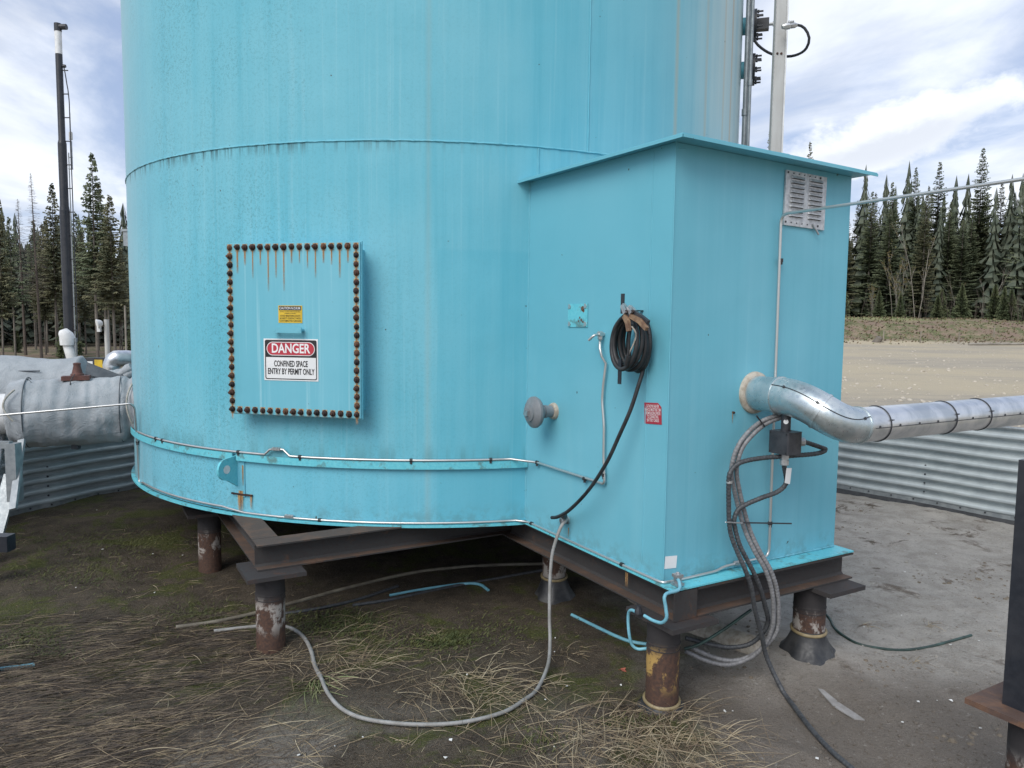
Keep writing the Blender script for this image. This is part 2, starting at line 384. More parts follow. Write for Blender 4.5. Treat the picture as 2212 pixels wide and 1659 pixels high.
# ground
def floor_mat(t, b):
    p = t.pos(); x, y, z = t.xyz(p)
    n = t.noise(p, 1.1, 6, .62, .3); n2 = t.noise(p, 6, 7, .68, .2); f = t.noise(p, 70, 4, .7); f3 = t.noise(p, 230, 2, .7)
    # right part: thin grey silt over liner; left part: dark soil with moss
    side = t.mapr(t.math('ADD', t.math('ADD', x, t.math('MULTIPLY', y, -.10)), t.math('MULTIPLY', t.math('SUBTRACT', n, .5), 1.7)), .15, .95)
    silt = t.mix(t.mapr(n2, .36, .66), (.47,.44,.395), (.345,.318,.28))
    silt = t.mix(t.math('MULTIPLY', t.mapr(f, .55, .7), .5), silt, (.60,.58,.535))
    silt = t.mix(t.math('MULTIPLY', t.mapr(t.noise(p, 2.3, 6, .7, .5), .57, .68), .75), silt, (.10,.072,.050))
    near = t.mapr(t.math('ADD', y, t.math('MULTIPLY', n, .9)), 4.9, 4.0); silt = t.mix(t.math('MULTIPLY', near, .9), silt, (.165,.140,.115))
    soil = t.mix(t.mapr(n2, .35, .65), (.056,.045,.033), (.105,.084,.060))
    soil = t.mix(t.mapr(f, .52, .72), soil, (.125,.103,.075))
    mossn = t.noise(t.mapping(p, (1,1,1), (4.2, 7.7, 0)), 1.9, 7, .68, .5)
    moss = t.mix(t.mapr(f, .3, .7), (.045,.058,.014), (.11,.118,.03))
    soil = t.mix(t.math('MULTIPLY', t.mapr(mossn, .50, .60), .85), soil, moss)
    pale = t.math('MULTIPLY', t.mapr(t.noise(t.mapping(p, (1,1,1), (1.3, 2.7, 0)), 1.3, 5, .6), .42, .56), t.mapr(y, 3.9, 3.2))
    soil = t.mix(t.math('MULTIPLY', pale, .9), soil, (.22,.195,.165))
    sp2 = t.noise(p, 24, 6, .75); silt = t.mix(t.math('MULTIPLY', t.mapr(sp2, .46, .33), .55), silt, (.13,.118,.10)); silt = t.mix(t.math('MULTIPLY', t.mapr(sp2, .58, .70), .4), silt, (.62,.60,.56))
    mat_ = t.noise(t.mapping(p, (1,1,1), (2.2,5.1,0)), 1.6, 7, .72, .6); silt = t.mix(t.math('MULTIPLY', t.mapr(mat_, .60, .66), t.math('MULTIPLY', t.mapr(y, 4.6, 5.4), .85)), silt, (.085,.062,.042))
    c = t.mix(side, soil, silt)
    c = t.mix(t.math('MULTIPLY', t.mapr(f3, .58, .68), .4), c, (.42,.39,.35))
    c = t.mix(t.math('MULTIPLY', t.mapr(f3, .40, .33), .5), c, (.02,.017,.014))
    t.set(b, 'Base Color', c); b.inputs['Roughness'].default_value = .95; b.inputs['Specular IOR Level'].default_value = .2
    bump(t, b, t.math('ADD', t.math('MULTIPLY', n2, .6), t.math('ADD', f, t.math('MULTIPLY', f3, .5))), .95, .018)
material('floor_soil', floor_mat)
def field_mat(t, b):
    p = t.pos(); x, y, z = t.xyz(p)
    n = t.noise(p, .09, 6, .6, .4); n2 = t.noise(t.mapping(p, (.4,1.6,1)), .8, 6, .65); f = t.noise(p, 7, 7, .8)
    c = t.mix(t.mapr(n2, .36, .66), (.385,.335,.25), (.30,.268,.215)); c = t.mix(t.mapr(n, .40, .62), c, (.42,.36,.25))
    c = t.mix(t.math('MULTIPLY', t.mapr(f, .58, .7), .6), c, (.60,.55,.47)); c = t.mix(t.math('MULTIPLY', t.mapr(f, .42, .32), .5), c, (.2,.165,.12))
    g = t.noise(p, .35, 6, .65); gr = t.mix(t.mapr(t.noise(p, .7, 7, .8), .42, .58), (.10,.11,.045), (.26,.20,.135))
    gr = t.mix(t.mapr(g, .45, .58), gr, (.20,.145,.105))
    bm = t.math('MAXIMUM', t.mapr(z, .03, .35), t.math('MULTIPLY', t.mapr(x, -6.0, -12.0), t.mapr(y, 18.0, 30.0)))
    c = t.mix(bm, c, gr)
    top = t.math('MULTIPLY', t.mapr(z, 2.3, 2.9), t.mapr(x, 58.0, 48.0)); c = t.mix(t.math('MULTIPLY', top, .8), c, t.mix(t.mapr(t.noise(p, .9, 6, .75), .4, .6), (.17,.22,.075), (.27,.27,.12)))
    t.set(b, 'Base Color', c); b.inputs['Roughness'].default_value = .95; bump(t, b, t.math('ADD', f, n2), .6, .05)
material('field_earth', field_mat)
def blades(name, a, c2):
    def f(t, b):
        oi = t.noise(t.pos(), 13, 2, .5); n = t.noise(t.pos(), 1.4, 4, .6)
        t.set(b, 'Base Color', t.mix(t.mapr(t.math('ADD', t.math('MULTIPLY', oi, .6), t.math('MULTIPLY', n, .4)), .38, .62), a, c2)); b.inputs['Roughness'].default_value = .7
    return material(name, f)
blades('straw', (.30,.235,.14), (.17,.12,.075)); blades('straw_flat', (.15,.112,.075), (.055,.041,.030)); blades('green_blade', (.13,.17,.06), (.24,.25,.12))
blades('straw_pale', (.44,.37,.25), (.30,.24,.155)); blades('straw_dark', (.07,.05,.036), (.035,.026,.02)); blades('moss_blade', (.045,.060,.014), (.10,.105,.028))
def needle(name, a, c2):
    def f(t, b):
        p = t.pos(); n = t.noise(p, .9, 5, .65)
        t.set(b, 'Base Color', t.mix(t.mapr(n, .35, .65), a, c2)); b.inputs['Roughness'].default_value = .75; b.inputs['Specular IOR Level'].default_value = .25
    return material(name, f)
needle('needles', (.078,.102,.060), (.155,.175,.10)); needle('needles_b', (.085,.092,.052), (.155,.15,.085)); needle('needles_far', (.06,.078,.058), (.11,.125,.088)); needle('needles_pale', (.06,.08,.04), (.11,.125,.06)); needle('buds', (.16,.15,.05), (.20,.15,.07))
needle('bark', (.11,.095,.08), (.19,.17,.145)); needle('pale_bark', (.20,.18,.15), (.30,.275,.235)); needle('twig', (.085,.07,.06), (.14,.115,.095))
needle('wood_grey', (.20,.175,.14), (.29,.26,.21))
simple('stone_pale', (.52,.47,.38), (.40,.36,.30), .9, 0, 5)
simple('clod_soil', (.12,.095,.07), (.19,.16,.12), .95, 0, 40, bs=.5)
simple('litter_white', (.78,.78,.76), (.62,.62,.58), .6, 0, 20)
simple('leaf_red', (.45,.14,.09), (.32,.09,.06), .6, 0, 20)
def stain(t, b):
    u = t.new('ShaderNodeUVMap').outputs[0]; x, y, z = t.xyz(u)
    n = t.noise(t.pos(), 90, 3, .6)
    edge = t.math('SUBTRACT', 1.0, t.math('ABSOLUTE', t.math('SUBTRACT', t.math('MULTIPLY', x, 2.0), 1.0)))
    a = t.math('MULTIPLY', t.math('MULTIPLY', t.mapr(edge, .0, .7), t.math('POWER', y, .55)), t.mapr(n, .2, .7, .7, 1.2), clamp=True)
    t.set(b, 'Base Color', t.mix(t.mapr(edge, .4, .95), (.55,.35,.13), (.24,.11,.05))); b.inputs['Roughness'].default_value = .7
    t.set(b, 'Alpha', a)
material('rust_stain', stain)
M = MATS

def stains(name, parent, strips):
    """thin rust run-downs: (top centre, right, down, width, length)"""
    mb = MB(); uvs = []
    for o, r, d, w_, l in strips:
        mb.quad(o - r*w_/2 + d*l, o + r*w_/2 + d*l, o + r*w_/2, o - r*w_/2); uvs += [(0,0),(1,0),(1,1),(0,1)]
    me = mb.mesh(name, M['rust_stain']); ul = me.uv_layers.new(name='UVMap')
    for i, q in enumerate(uvs): ul.data[i].uv = q
    o = link(name, me, parent); o['kind'] = 'stuff'; return o

# ------------------------------------------------------------------ numpy value noise for terrain
_NG = {}
def vnoise(x, y, seed=0):
    g = _NG.get(seed)
    if g is None: g = _NG[seed] = np.random.default_rng(seed).random((64, 64))
    xi = np.floor(x).astype(int); yi = np.floor(y).astype(int); fx = x-xi; fy = y-yi
    fx = fx*fx*(3-2*fx); fy = fy*fy*(3-2*fy); a = lambda i, j: g[(xi+i) % 64, (yi+j) % 64]
    return (a(0,0)*(1-fx)+a(1,0)*fx)*(1-fy) + (a(0,1)*(1-fx)+a(1,1)*fx)*fy
def fbm(x, y, o=4, seed=0): return sum(vnoise(x*2**k, y*2**k, seed+k)/2**k for k in range(o))/2
def sstep(a, b, x): t = np.clip((x-a)/(b-a), 0, 1); return t*t*(3-2*t)
def terrain(x, y):
    r = np.hypot(x, y); z = np.full_like(x, GZ - .06)
    z = z - .95*sstep(14, 44, y)*sstep(2, -10, x)                                     # falls away to the wood on the left
    rr = y + .12*(x-40); top = 3.15 + .5*fbm(x*.06, y*.06, 3, 5)-.25 - 1.5*sstep(56, 78, x)
    z = z + (top*sstep(83, 97, rr)*sstep(8, 18, x))*(1 + .12*(fbm(x*.25, y*.25, 3, 9)-.5))
    z = z + (fbm(x*.3, y*.3, 3, 2)-.5)*.10*sstep(10, 30, r)
    return z
def tz(x, y): return float(terrain(np.array([float(x)]), np.array([float(y)]))[0])
def grid_mesh(name, X, Y, Zz, mats):
    n, m = X.shape; co = np.stack([X, Y, Zz], -1).reshape(-1, 3); i = np.arange(n*m).reshape(n, m)
    q = np.stack([i[:-1,:-1], i[1:,:-1], i[1:,1:], i[:-1,1:]], -1).reshape(-1, 4)
    me = bpy.data.meshes.new(name); me.from_pydata(co.tolist(), [], q.tolist()); me.materials.append(mats); me.shade_smooth(); return me

# outer ground to the horizon
ang = np.linspace(0, 2*math.pi, 361); rr_ = np.concatenate([np.linspace(0, 40, 60), np.linspace(41, 130, 130), np.geomspace(133, 4000, 40)])
A_, R_ = np.meshgrid(ang, rr_); gx, gy = R_*np.sin(A_), R_*np.cos(A_)
g = link('ground', grid_mesh('ground', gx, gy, terrain(gx, gy) - .35*sstep(9, 3, np.hypot(gx-.2, gy-6)), M['field_earth'])); g['kind'] = 'structure'
# floor inside the containment, with lumps of soil and a bed of silt
PILES = [uv(1.63, -1.56, 0), onz(453, 1236, GZ) + Vector((-.03, .085, 0)), uv(.01, .022, 0), uv(-.02, 1.09, 0), atY(1197, 1240, 5.2)]
fx_, fy_ = np.meshgrid(np.arange(-5.6, 6.2, .026), np.arange(-.6, 11.4, .026), indexing='ij')
def floor_z(x, y):
    z = GZ + .05*(fbm(x*.6, y*.6, 3, 21)-.5) + .022*(fbm(x*3, y*3, 4, 31)-.5)*2 + .010*(fbm(x*14, y*14, 3, 41)-.5)*sstep(1.2, 0, x) + .007*(fbm(x*17, y*17, 3, 51)-.5)*sstep(.3, 1.2, x)
    z = z + .10*sstep(-1.6, -3.6, x)*sstep(4.5, 7, y)*.6
    cx, cy = PILES[3].x, PILES[3].y; z = z + .07*np.exp(-((x-cx)**2+(y-cy)**2)/.16)      # dirt heaped round the boot
    d = (x-2.15)*.60 + (y-5.9)*.80                                                         # raised liner seam on the right
    sx = (x-2.15)*.80 - (y-5.9)*.60
    z = z + .022*np.exp(-(d/.035)**2)*sstep(-.9, -.5, sx)*sstep(1.3, .8, sx)
    d2 = (x-1.35)*.48 + (y-3.2)*.88; s2 = (x-1.35)*.88 - (y-3.2)*.48
    return z + .018*np.exp(-(d2/.05)**2)*sstep(-.8, -.5, s2)*sstep(.9, .4, s2)
FZ = floor_z(fx_, fy_)
fl = link('containment_floor', grid_mesh('containment_floor', fx_, fy_, FZ, M['floor_soil'])); fl['kind'] = 'structure'
FZL = FZ.tolist(); FNX, FNY = FZ.shape
def fz(x, y):
    a = min(max((x+5.6)/.026, 0), FNX-1.01); b = min(max((y+.6)/.026, 0), FNY-1.01); i, j = int(a), int(b); a -= i; b -= j
    return (FZL[i][j]*(1-a)+FZL[i+1][j]*a)*(1-b) + (FZL[i][j+1]*(1-a)+FZL[i+1][j+1]*a)*b
def onF(x, y, o=0.0):
    p = onz(x, y, GZ)
    for _ in range(3): p = onz(x, y, fz(p.x, p.y))
    return p + Z*o
def project(p):
    q = Vector(p) - CAM; d = q.dot(FW); return 1106 + FPX*q.dot(RT)/d, 829.5 - FPX*q.dot(UP)/d

# ------------------------------------------------------------------ storage tank
ZB, ZBELT, ZSEAM, ZTOP = .557, .910, 2.938, 7.4
tank = thing('storage_tank', 'big turquoise steel storage tank with a bolted manway cover', 'tank', (TX, TY, ZB))
pu, pl_ = phi(onT(1273, 160)), phi(onT(1163, 350))
PI = math.pi
MB().arc(pu-2*PI*.42, pu, R-.012, R, ZSEAM, ZTOP).build('shell_plate', M['tank_paint'], tank, 40)
MB().arc(pu, pu+2*PI*.58, R-.012, R-.0005, ZSEAM, ZTOP).build('shell_plate', M['tank_paint'], tank, 40)
MB().arc(pl_-2*PI*.42, pl_, R-.012, R, ZBELT, ZSEAM).build('shell_plate', M['tank_paint'], tank, 40)
MB().arc(pl_, pl_+2*PI*.58, R-.012, R-.0005, ZBELT, ZSEAM).build('shell_plate', M['tank_paint'], tank, 40)
ps = phi(onT(517, 1060))
MB().arc(ps-2*PI*.42, ps, R-.014, R-.002, ZB, ZBELT).build('skirt_plate', M['tank_paint'], tank, 40)
MB().arc(ps, ps+2*PI*.58, R-.014, R-.003, ZB, ZBELT).build('skirt_plate', M['tank_paint'], tank, 40)
def bead(pts, r): 
    mb = MB(); mb.tube(pts, [r*random.uniform(.7, 1.25) for _ in pts], 6); return mb
bead([tk(-PI + 2*PI*i/900, R+.001, ZSEAM + random.uniform(-.0015, .0015)) for i in range(901)], .0065).build('weld_seam', M['tank_paint'], tank, 60)
bead([tk(pu, R+.001, ZSEAM + i*.02) for i in range(int((ZTOP-ZSEAM)/.02))], .005).build('weld_seam', M['tank_paint'], tank, 60)
bead([tk(pl_, R+.001, ZBELT + i*.02) for i in range(int((ZSEAM-ZBELT)/.02)+1)], .005).build('weld_seam', M['tank_paint'], tank, 60)
MB().lathe((TX,TY,ZTOP), (0,0,1), [(0,R+.04),(.03,R+.04),(.5,.3),(.5,.01)], 96).build('roof', M['tank_paint'], tank, 30)
MB().lathe((TX,TY,ZB-.004), (0,0,1), [(0,R-.02),(.003,R-.02)], 96).build('bottom_plate', M['beam_steel'], tank, 30)
# belt angle, cut where the lifting lug stands
pj = phi(uv(LA, 0, 0)); pj2 = phi(uv(1.344, LC, 0))
plug = phi(onT(512, 1000))
belt = MB(); belt.arc(pj2, plug+2*PI-.006, R, R+.026, ZBELT, ZBELT+.008); belt.arc(pj2, plug+2*PI-.006, R+.018, R+.026, ZBELT+.008, ZBELT+.046)
belt.build('belt_angle', M['flange_paint'], tank, 40)
belt = MB(); belt.arc(plug+.006, pj, R, R+.026, ZBELT, ZBELT+.008); belt.arc(plug+.006, pj, R+.018, R+.026, ZBELT+.008, ZBELT+.046)
belt.build('belt_angle', M['flange_paint'], tank, 40)
MB().arc(pj2, pj+2*PI, R-.004, R+.026, ZB-.022, ZB-.006).build('bottom_flange', M['flange_paint'], tank, 40)
# lifting lug (plate standing out from the skirt, rounded end with an eye)
def lug(ph, z0, z1, out):
    rd = tk(ph, 1, 0) - TC; rd.z = 0; tn = Vector((math.cos(ph), math.sin(ph), 0)); mb = MB(); o = tk(ph, R, 0) - tn*.008
    zc, rr0, k = z0+(z1-z0)*.62, .028, 16
    outer = [(0,z0)] + [(out-.075+.075*math.sin(PI*(.5*j/4+.5)) if False else out-.072+.072*math.cos(-PI/2+PI*j/8), zc+.072*math.sin(-PI/2+PI*j/8)) for j in range(9)] + [(0,z1)]
    P = [o + rd*a + Z*b for a, b in outer]; mb.prism(P, tn*.016)
    mb2 = MB(); mb2.lathe(o + rd*(out-.072) + Z*zc - tn*.0015, tn, [(0,rr0),(.019,rr0)], 18)
    return mb, mb2
for p_ in (plug,):
    a, b_ = lug(p_, ZBELT-.18, ZBELT+.03, .17) if p_ == plug else lug(p_, .47, .61, .078); l_ = a.build('lifting_lug', M['flange_paint'], tank, 40); b_.build('eye', M['white_paint'] if p_ == plug else M['flange_paint'], l_, 40)
MB().arc(plug-.008, plug+.024, R-.001, R+.004, ZBELT-.245, ZBELT-.002).build('doubler_plate', M['tank_paint'], tank, 40)
# manway cover
MC = onT(633, 713, .105); ph0 = phi(MC); N0 = Vector((math.sin(ph0), -math.cos(ph0), 0)); T0 = Vector((math.cos(ph0), math.sin(ph0), 0))
MW, MH = .905, 1.065; FR = (MC, T0, Z, N0)
nk = MB(); nk.box(MC - N0*.075, MW-.07, .13, MH-.07, (T0, N0, Z)); nk.build('manway_neck', M['tank_paint'], tank)
fl_ = MB(); fl_.box(MC - N0*.014, MW+.012, .014, MH+.012, (T0, N0, Z)); fl_.build('manway_flange', M['tank_paint'], tank)
cv = MB(); cv.box(MC, MW, .012, MH, (T0, N0, Z)); cover = cv.build('manway_cover', M['cover_paint'], tank, label='flat turquoise manway cover ringed with rusty bolts')
bm_ = MB(); bm_.lathe((0,0,0), (0,0,1), [(0,.0195),(.003,.0195),(.0035,.0165),(.014,.0158),(.0165,.0125),(.018,.009),(.030,.009),(.031,.006)], 8)
bolt_mes = [bm_.mesh('bolt', M[q], 35) for q in ('bolt_rust', 'bolt_rust', 'bolt_dark', 'bolt_orange')]
spots = [(-MW/2+.024 + (MW-.048)*i/16, sg*(MH/2-.024)) for i in range(17) for sg in (-1,1)] + [(sg*(MW/2-.024), -MH/2+.024 + (MH-.048)*i/19) for i in range(1,19) for sg in (-1,1)]
q_ = N0.to_track_quat('Z', 'Y')
strip = []
for i, (a, c) in enumerate(spots):
    o = link('bolt', random.choice(bolt_mes), cover); o.location = MC + T0*(a+random.uniform(-.002,.002)) + Z*(c+random.uniform(-.002,.002)) + N0*.006
    o.rotation_mode = 'QUATERNION'; o.rotation_quaternion = q_ @ Matrix.Rotation(random.random()*6, 3, 'Z').to_quaternion()
    k_ = random.uniform(.9,1.08); o.scale = (k_,k_,random.uniform(.6,1.15))
    if c > MH/2-.05 and abs(a) < MW/2-.05: strip.append((MC + T0*a + Z*(c-.012) + N0*.0075, T0, -Z, random.uniform(.012,.019), random.choice([.09,.12,.15,.18,.13,.10,.26])))
    elif abs(a) > MW/2-.05: strip.append((MC + T0*a + Z*(c-.008) + N0*.0075, T0, -Z, .02, .055))
    strip.append((MC + T0*a + Z*(c+.021) + N0*.0072, T0, -Z, .046, .05))
stains('rust_stain', cover, strip)
hd = MB(); hd.box(MC + T0*-.015 + N0*.05, .20, .006, .034, (T0, N0, Z))
for sx in (-.085, .085): hd.tube([MC + T0*(sx-.015) + N0*.004, MC + T0*(sx-.015) + N0*.054], .012, 8)
hd.build('handle', M['shed_paint'], tank)
# signs on the cover
def on_cover(x, y): return plane(x, y, MC + N0*.007, N0)
def sign_frame(tl, tr, br, bl, fn, n):
    c, r, u, w_, h_ = frame_of(fn(*tl), fn(*tr), fn(*br), fn(*bl), n); return (c, r, u, n), w_, h_
F1, w1, h1 = sign_frame((570,731), (686,733), (689,824), (571,821), on_cover, N0)
ds = MB(); flat(ds, F1, [(-w1/2,-h1/2),(w1/2,-h1/2),(w1/2,h1/2),(-w1/2,h1/2)], 0, 0, 0, .0015); dsign = ds.build('danger_sign', M['sign_white'], tank, label='white danger sign with a red oval on a black header')
bk = MB(); bw, bh = w1*.955, h1*.945
P1, P2 = rrect(bw, bh, .012), rrect(bw-.012, bh-.012, .009); nn = len(P1)
o, r, u, n = F1
bk.add([o+r*a+u*b+n*.0022 for a,b in P1] + [o+r*a+u*b+n*.0022 for a,b in P2], [(i,(i+1)%nn,nn+(i+1)%nn,nn+i) for i in range(nn)])
flat(bk, F1, [(-bw/2+.004, h1*.06), (bw/2-.004, h1*.06), (bw/2-.004, bh/2-.004), (-bw/2+.004, bh/2-.004)], 0, 0, .0026)
bk.build('border', M['sign_black'], dsign)
ov = MB(); flat(ov, F1, rrect(bw*.93, h1*.325, h1*.162, 10), 0, h1*.262, .0031); ov.build('oval_rim', M['sign_white'], dsign)
ov = MB(); flat(ov, F1, rrect(bw*.905, h1*.295, h1*.147, 10), 0, h1*.262, .0036); ov.build('red_oval', M['sign_red'], dsign)
lt = MB(); lettering(lt, 'DANGER', h1*.31, (o+n*.0042, r, u, n), 0, h1*.262, bw*.74, .022); lt.build('lettering', M['sign_white'], dsign)
lt = MB(); lettering(lt, 'CONFINED SPACE', h1*.20, (o+n*.0030, r, u, n), 0, -h1*.10, bw*.65, .02); lettering(lt, 'ENTRY BY PERMIT ONLY', h1*.20, (o+n*.0030, r, u, n), 0, -h1*.285, bw*.90, .02)
lt.build('lettering', M['sign_black'], dsign)
F2, w2, h2 = sign_frame((601,660), (652,660), (654,698), (602,697), on_cover, N0); o, r, u, n = F2
ys = MB(); flat(ys, F2, [(-w2/2,-h2/2),(w2/2,-h2/2),(w2/2,h2/2),(-w2/2,h2/2)], 0, 0, 0, .0012); ysign = ys.build('caution_sign', M['sign_yellow'], tank, label='small yellow caution sticker above the handle')
hb = MB(); flat(hb, F2, [(-w2*.46, h2*.22), (w2*.46, h2*.22), (w2*.46, h2*.46), (-w2*.46, h2*.46)], 0, 0, .0018); hb.build('header', M['sign_black'], ysign)
lt = MB(); lettering(lt, 'CAUTION N.O.R.M.', h2*.2, (o+n*.0024, r, u, n), 0, h2*.34, w2*.88, .01); lt.build('lettering', M['sign_white'], ysign)
lt = MB(); fr2 = (o+n*.0020, r, u, n)
for txt, sz, yy, ww in (('NATURAL OCCURRING RADIOACTIVE MATERIAL', .07, .14, .86), ('IS PRESENT IN THIS AREA', .07, .04, .46), ('AVOID BREATHING DUSTS', .14, -.10, .84), ('& DIRECT CONTACT WITH', .14, -.245, .86), ('CONTAMINATED SURFACES', .14, -.39, .9)):
    lettering(lt, txt, h2*sz, fr2, 0, h2*yy, w2*ww, .01)
lt.build('lettering', M['sign_black'], ysign)
# runs of rust below the lug
strip = []
for px, py, l, w_ in ((516,1068,.12,.03),(542,1068,.10,.022),(524,1005,.14,.018),(520,1060,.14,.05)):
    p = onT(px, py, .0065); f = phi(p); strip.append((p, Vector((math.cos(f), math.sin(f), 0)), -Z, w_, l))
stains('rust_stain', tank, strip)
MB().arc(phi(onT(502,1066)), phi(onT(546,1066)), R, R+.012, onT(520,1067).z-.005, onT(520,1067).z+.005).build('edge_weld', M['bolt_rust'], tank, 40)
# nozzles on the right side of the tank
for yy in (55, 150):
    c = atY(1632, yy, 6.62); f = phi(c); rd = Vector((math.sin(f), -math.cos(f), 0)); base = tk(f, R-.02, c.z)
    nz = MB(); nz.lathe(base, rd, [(0,.07),(.12,.07)], 24); nzo = nz.build('nozzle', M['shed_paint'], tank, 40)
    fm = MB(); fm.lathe(base + rd*.085, rd, [(0,.13),(.022,.13)], 28); fm.lathe(base + rd*.110, rd, [(0,.13),(.022,.13)], 28); fm.build('blind_flange', M['black_plastic'], nzo, 40)
    sm = Vector(rd).cross(Z)
    for k in range(8):
        bl = MB(); a = k*PI/4+.39; q = base + rd*.048 + (sm*math.cos(a) + Z*math.sin(a))*.106
        bl.tube([q + rd*.01, q + rd*.135], .008, 6); bl.lathe(q + rd*.086, rd, [(0,.014),(.016,.014)], 6); bl.lathe(q + rd*.018, rd, [(0,.014),(.016,.014)], 6)
        bl.build('bolt', M['black_paint'], nzo)
    if yy == 55:
        tr = MB(); e = base + rd*.132
        tr.box(e + rd*.05, .10, .07, .09, (rd, sm, Z)); tr.build('transmitter', M['black_plastic'], nzo)
        tr = MB(); tr.tube([e + rd*.1, e + rd*.30], .014, 8); tr.lathe(e + rd*.13, rd, [(0,.022),(.03,.022),(.03,.016),(.05,.016),(.05,.024),(.08,.024)], 6); tr.box(e + rd*.06 + Z*.035, .06, .05, .03, (rd, sm, Z)); tr.build('fitting', M['zinc'], nzo)
# small box on the far left side of the tank
c = atY(270, 515, 6.2); gb = MB(); gb.box(c + Vector((.03,.05,0)), .09, .1, .12); gb.box(c + Vector((.025,.05,.066)), .11, .12, .018); gb.build('conduit_box', M['galvanised'], tank)

# ------------------------------------------------------------------ heater shed welded to the tank
shed = thing('heater_shed', 'turquoise sheet steel shed welded to the side of the tank', 'shed', uv(.6, .65, ZB))
ZA, ZBt, ZC = 2.717, 2.7045, 2.6775
def roofz(u, v): return ZBt + (ZA-ZBt)*u/LA + (ZC-ZBt)*v/LC
th = .006
def wall(p, q, inn):
    a, b = Vector(p), Vector(q); mb = MB()
    P = [a + Z*ZB, b + Z*ZB, b + Z*roofz((b-B).dot(U), (b-B).dot(V)), a + Z*roofz((a-B).dot(U), (a-B).dot(V))]
    mb.prism(P, inn*th); return mb
wall(uv(LA+.02,0,0), uv(th,0,0), V).build('wall_panel', M['shed_paint'], shed)
wall(uv(0,.0005,0), uv(0,LC,0), U).build('wall_panel', M['shed_paint'], shed)
wall(uv(th,LC,0), uv(1.37,LC,0), -V).build('wall_panel', M['shed_paint'], shed)
mb = MB(); mb.tube([uv(0,0,ZB+.0+i*.05) for i in range(44)], .0035, 8); mb.build('corner_edge', M['shed_paint'], shed, 60)
RO = [(-.13,-.075), (-.13,LC+.04), (1.42,LC+.06), (LA+.06,-.075)]
mb = MB(); P = [uv(a, b, roofz(a, b)+.002) for a, b in RO]; mb.prism(P, Z*.006)
roofo = mb.build('roof', M['shed_paint'], shed)
def lip(a, b, n, name='roof_lip'):
    m = MB(); A2, B2 = uv(*a, roofz(*a)+.0015), uv(*b, roofz(*b)+.0015); m.prism([A2 + n*.002, B2 + n*.002, B2 + n*.002 - Z*.014, A2 + n*.002 - Z*.014], n*.004); m.build(name, M['shed_paint'], roofo)
lip(RO[0], RO[1], NR); lip(RO[3], RO[0], NL)
FLG = [(-.11,-.034), (-.11,LC+.03), (1.36,LC+.03), (LA-.01,-.034)]
mb = MB(); mb.prism([uv(a, b, ZB-.010) for a, b in FLG], Z*.008); mb.build('floor_flange', M['flange_paint'], shed)
rx = random.Random(3)
for pts, r_ in (([uv(i*.012, -.002, ZB+.003) for i in range(110)], .005), ([uv(-.003, i*.012, ZB+.003) for i in range(109)], .006), ([uv(LA+.002, -.001, ZB+.02+i*.02) for i in range(107)], .006), ([onL(1413-28*i/60, 318+930*i/60, 0) for i in range(61)], .0042), ([uv(0,.02+i*.01,2.70) - Z*(.02+.0206*.01*i) for i in range(5)], .003)):
    mb = MB(); mb.tube(pts, [r_*rx.uniform(.5,1.3) for _ in pts], 6); mb.build('weld_bead', M['shed_paint'], shed, 60)
# name plate, stickers
F3, w3, h3 = sign_frame((1229,657),(1271,655),(1270,707),(1228,706), onL, NL); o, r, u, n = F3
mb = MB(); flat(mb, F3, [(-w3/2,-h3/2),(w3/2,-h3/2),(w3/2,h3/2),(-w3/2,h3/2)], 0, 0, .003, .002); npl = mb.build('name_plate', M['flange_paint'], shed, label='blank painted-over plate with rust spots')
for sx, sy in ((-1,-1),(1,-1),(-1,1),(1,1)):
    m = MB(); k = [(0,0),(.022,.002),(.026,.014),(.016,.026),(.004,.028)]; P = [o + r*(sx*(w3/2-.018)+a-.014) + u*(sy*(h3/2-.016)+b-.012) + n*.006 for a, b in k]; m.prism(P, n*.003); m.build('bent_corner', M['stainless'], npl)
mb = MB()
for a, b, s_ in ((.25,.28,.02),(.3,.2,.014),(.12,-.1,.009),(.2,-.2,.012),(.05,-.25,.008),(.28,-.28,.01)): mb = MB(); flat(mb, F3, [(s_*math.cos(k*.9)*(.7+.3*math.sin(k*2.3)), s_*math.sin(k*.9)*.8) for k in range(7)], a*w3, b*h3, .0056); mb.build('rust_spot', M['plate_rust'], npl)
F4, w4, h4 = sign_frame((1393,869),(1429,871),(1430,917),(1393,915), onL, NL); o, r, u, n = F4
mb = MB(); flat(mb, F4, [(-w4/2,-h4/2),(w4/2,-h4/2),(w4/2,h4/2-.02),(w4/2-.025,h4/2),(-w4/2,h4/2)], 0, 0, .0015, .001); rs = mb.build('warning_sticker', M['sign_red'], shed, label='red sticker with five lines of white lettering near the corner')
lt = MB()
for i, (txt, ww) in enumerate((('CATADYNE HEATER', .74), ('VEHICLE MUST BE 7.5M', .93), ('FROM BUILDING PRIOR', .9), ('TO CONNECTING', .66), ('BATTERY CABLES', .70))): lettering(lt, txt, h4*.20, (o+n*.0032, r, u, n), 0, h4*(.33-.165*i), w4*ww, .008)
lt.build('lettering', M['sign_white'], rs)
F5, w5, h5 = sign_frame((1436,1202),(1461,1200),(1461,1226),(1435,1229), onR, NR)
mb = MB(); flat(mb, F5, [(-w5/2,-h5/2),(w5/2,-h5/2),(w5/2,h5/2),(-w5/2,h5/2)], 0, 0, .0015, .001); mb.build('white_sticker', M['sign_white'], shed)
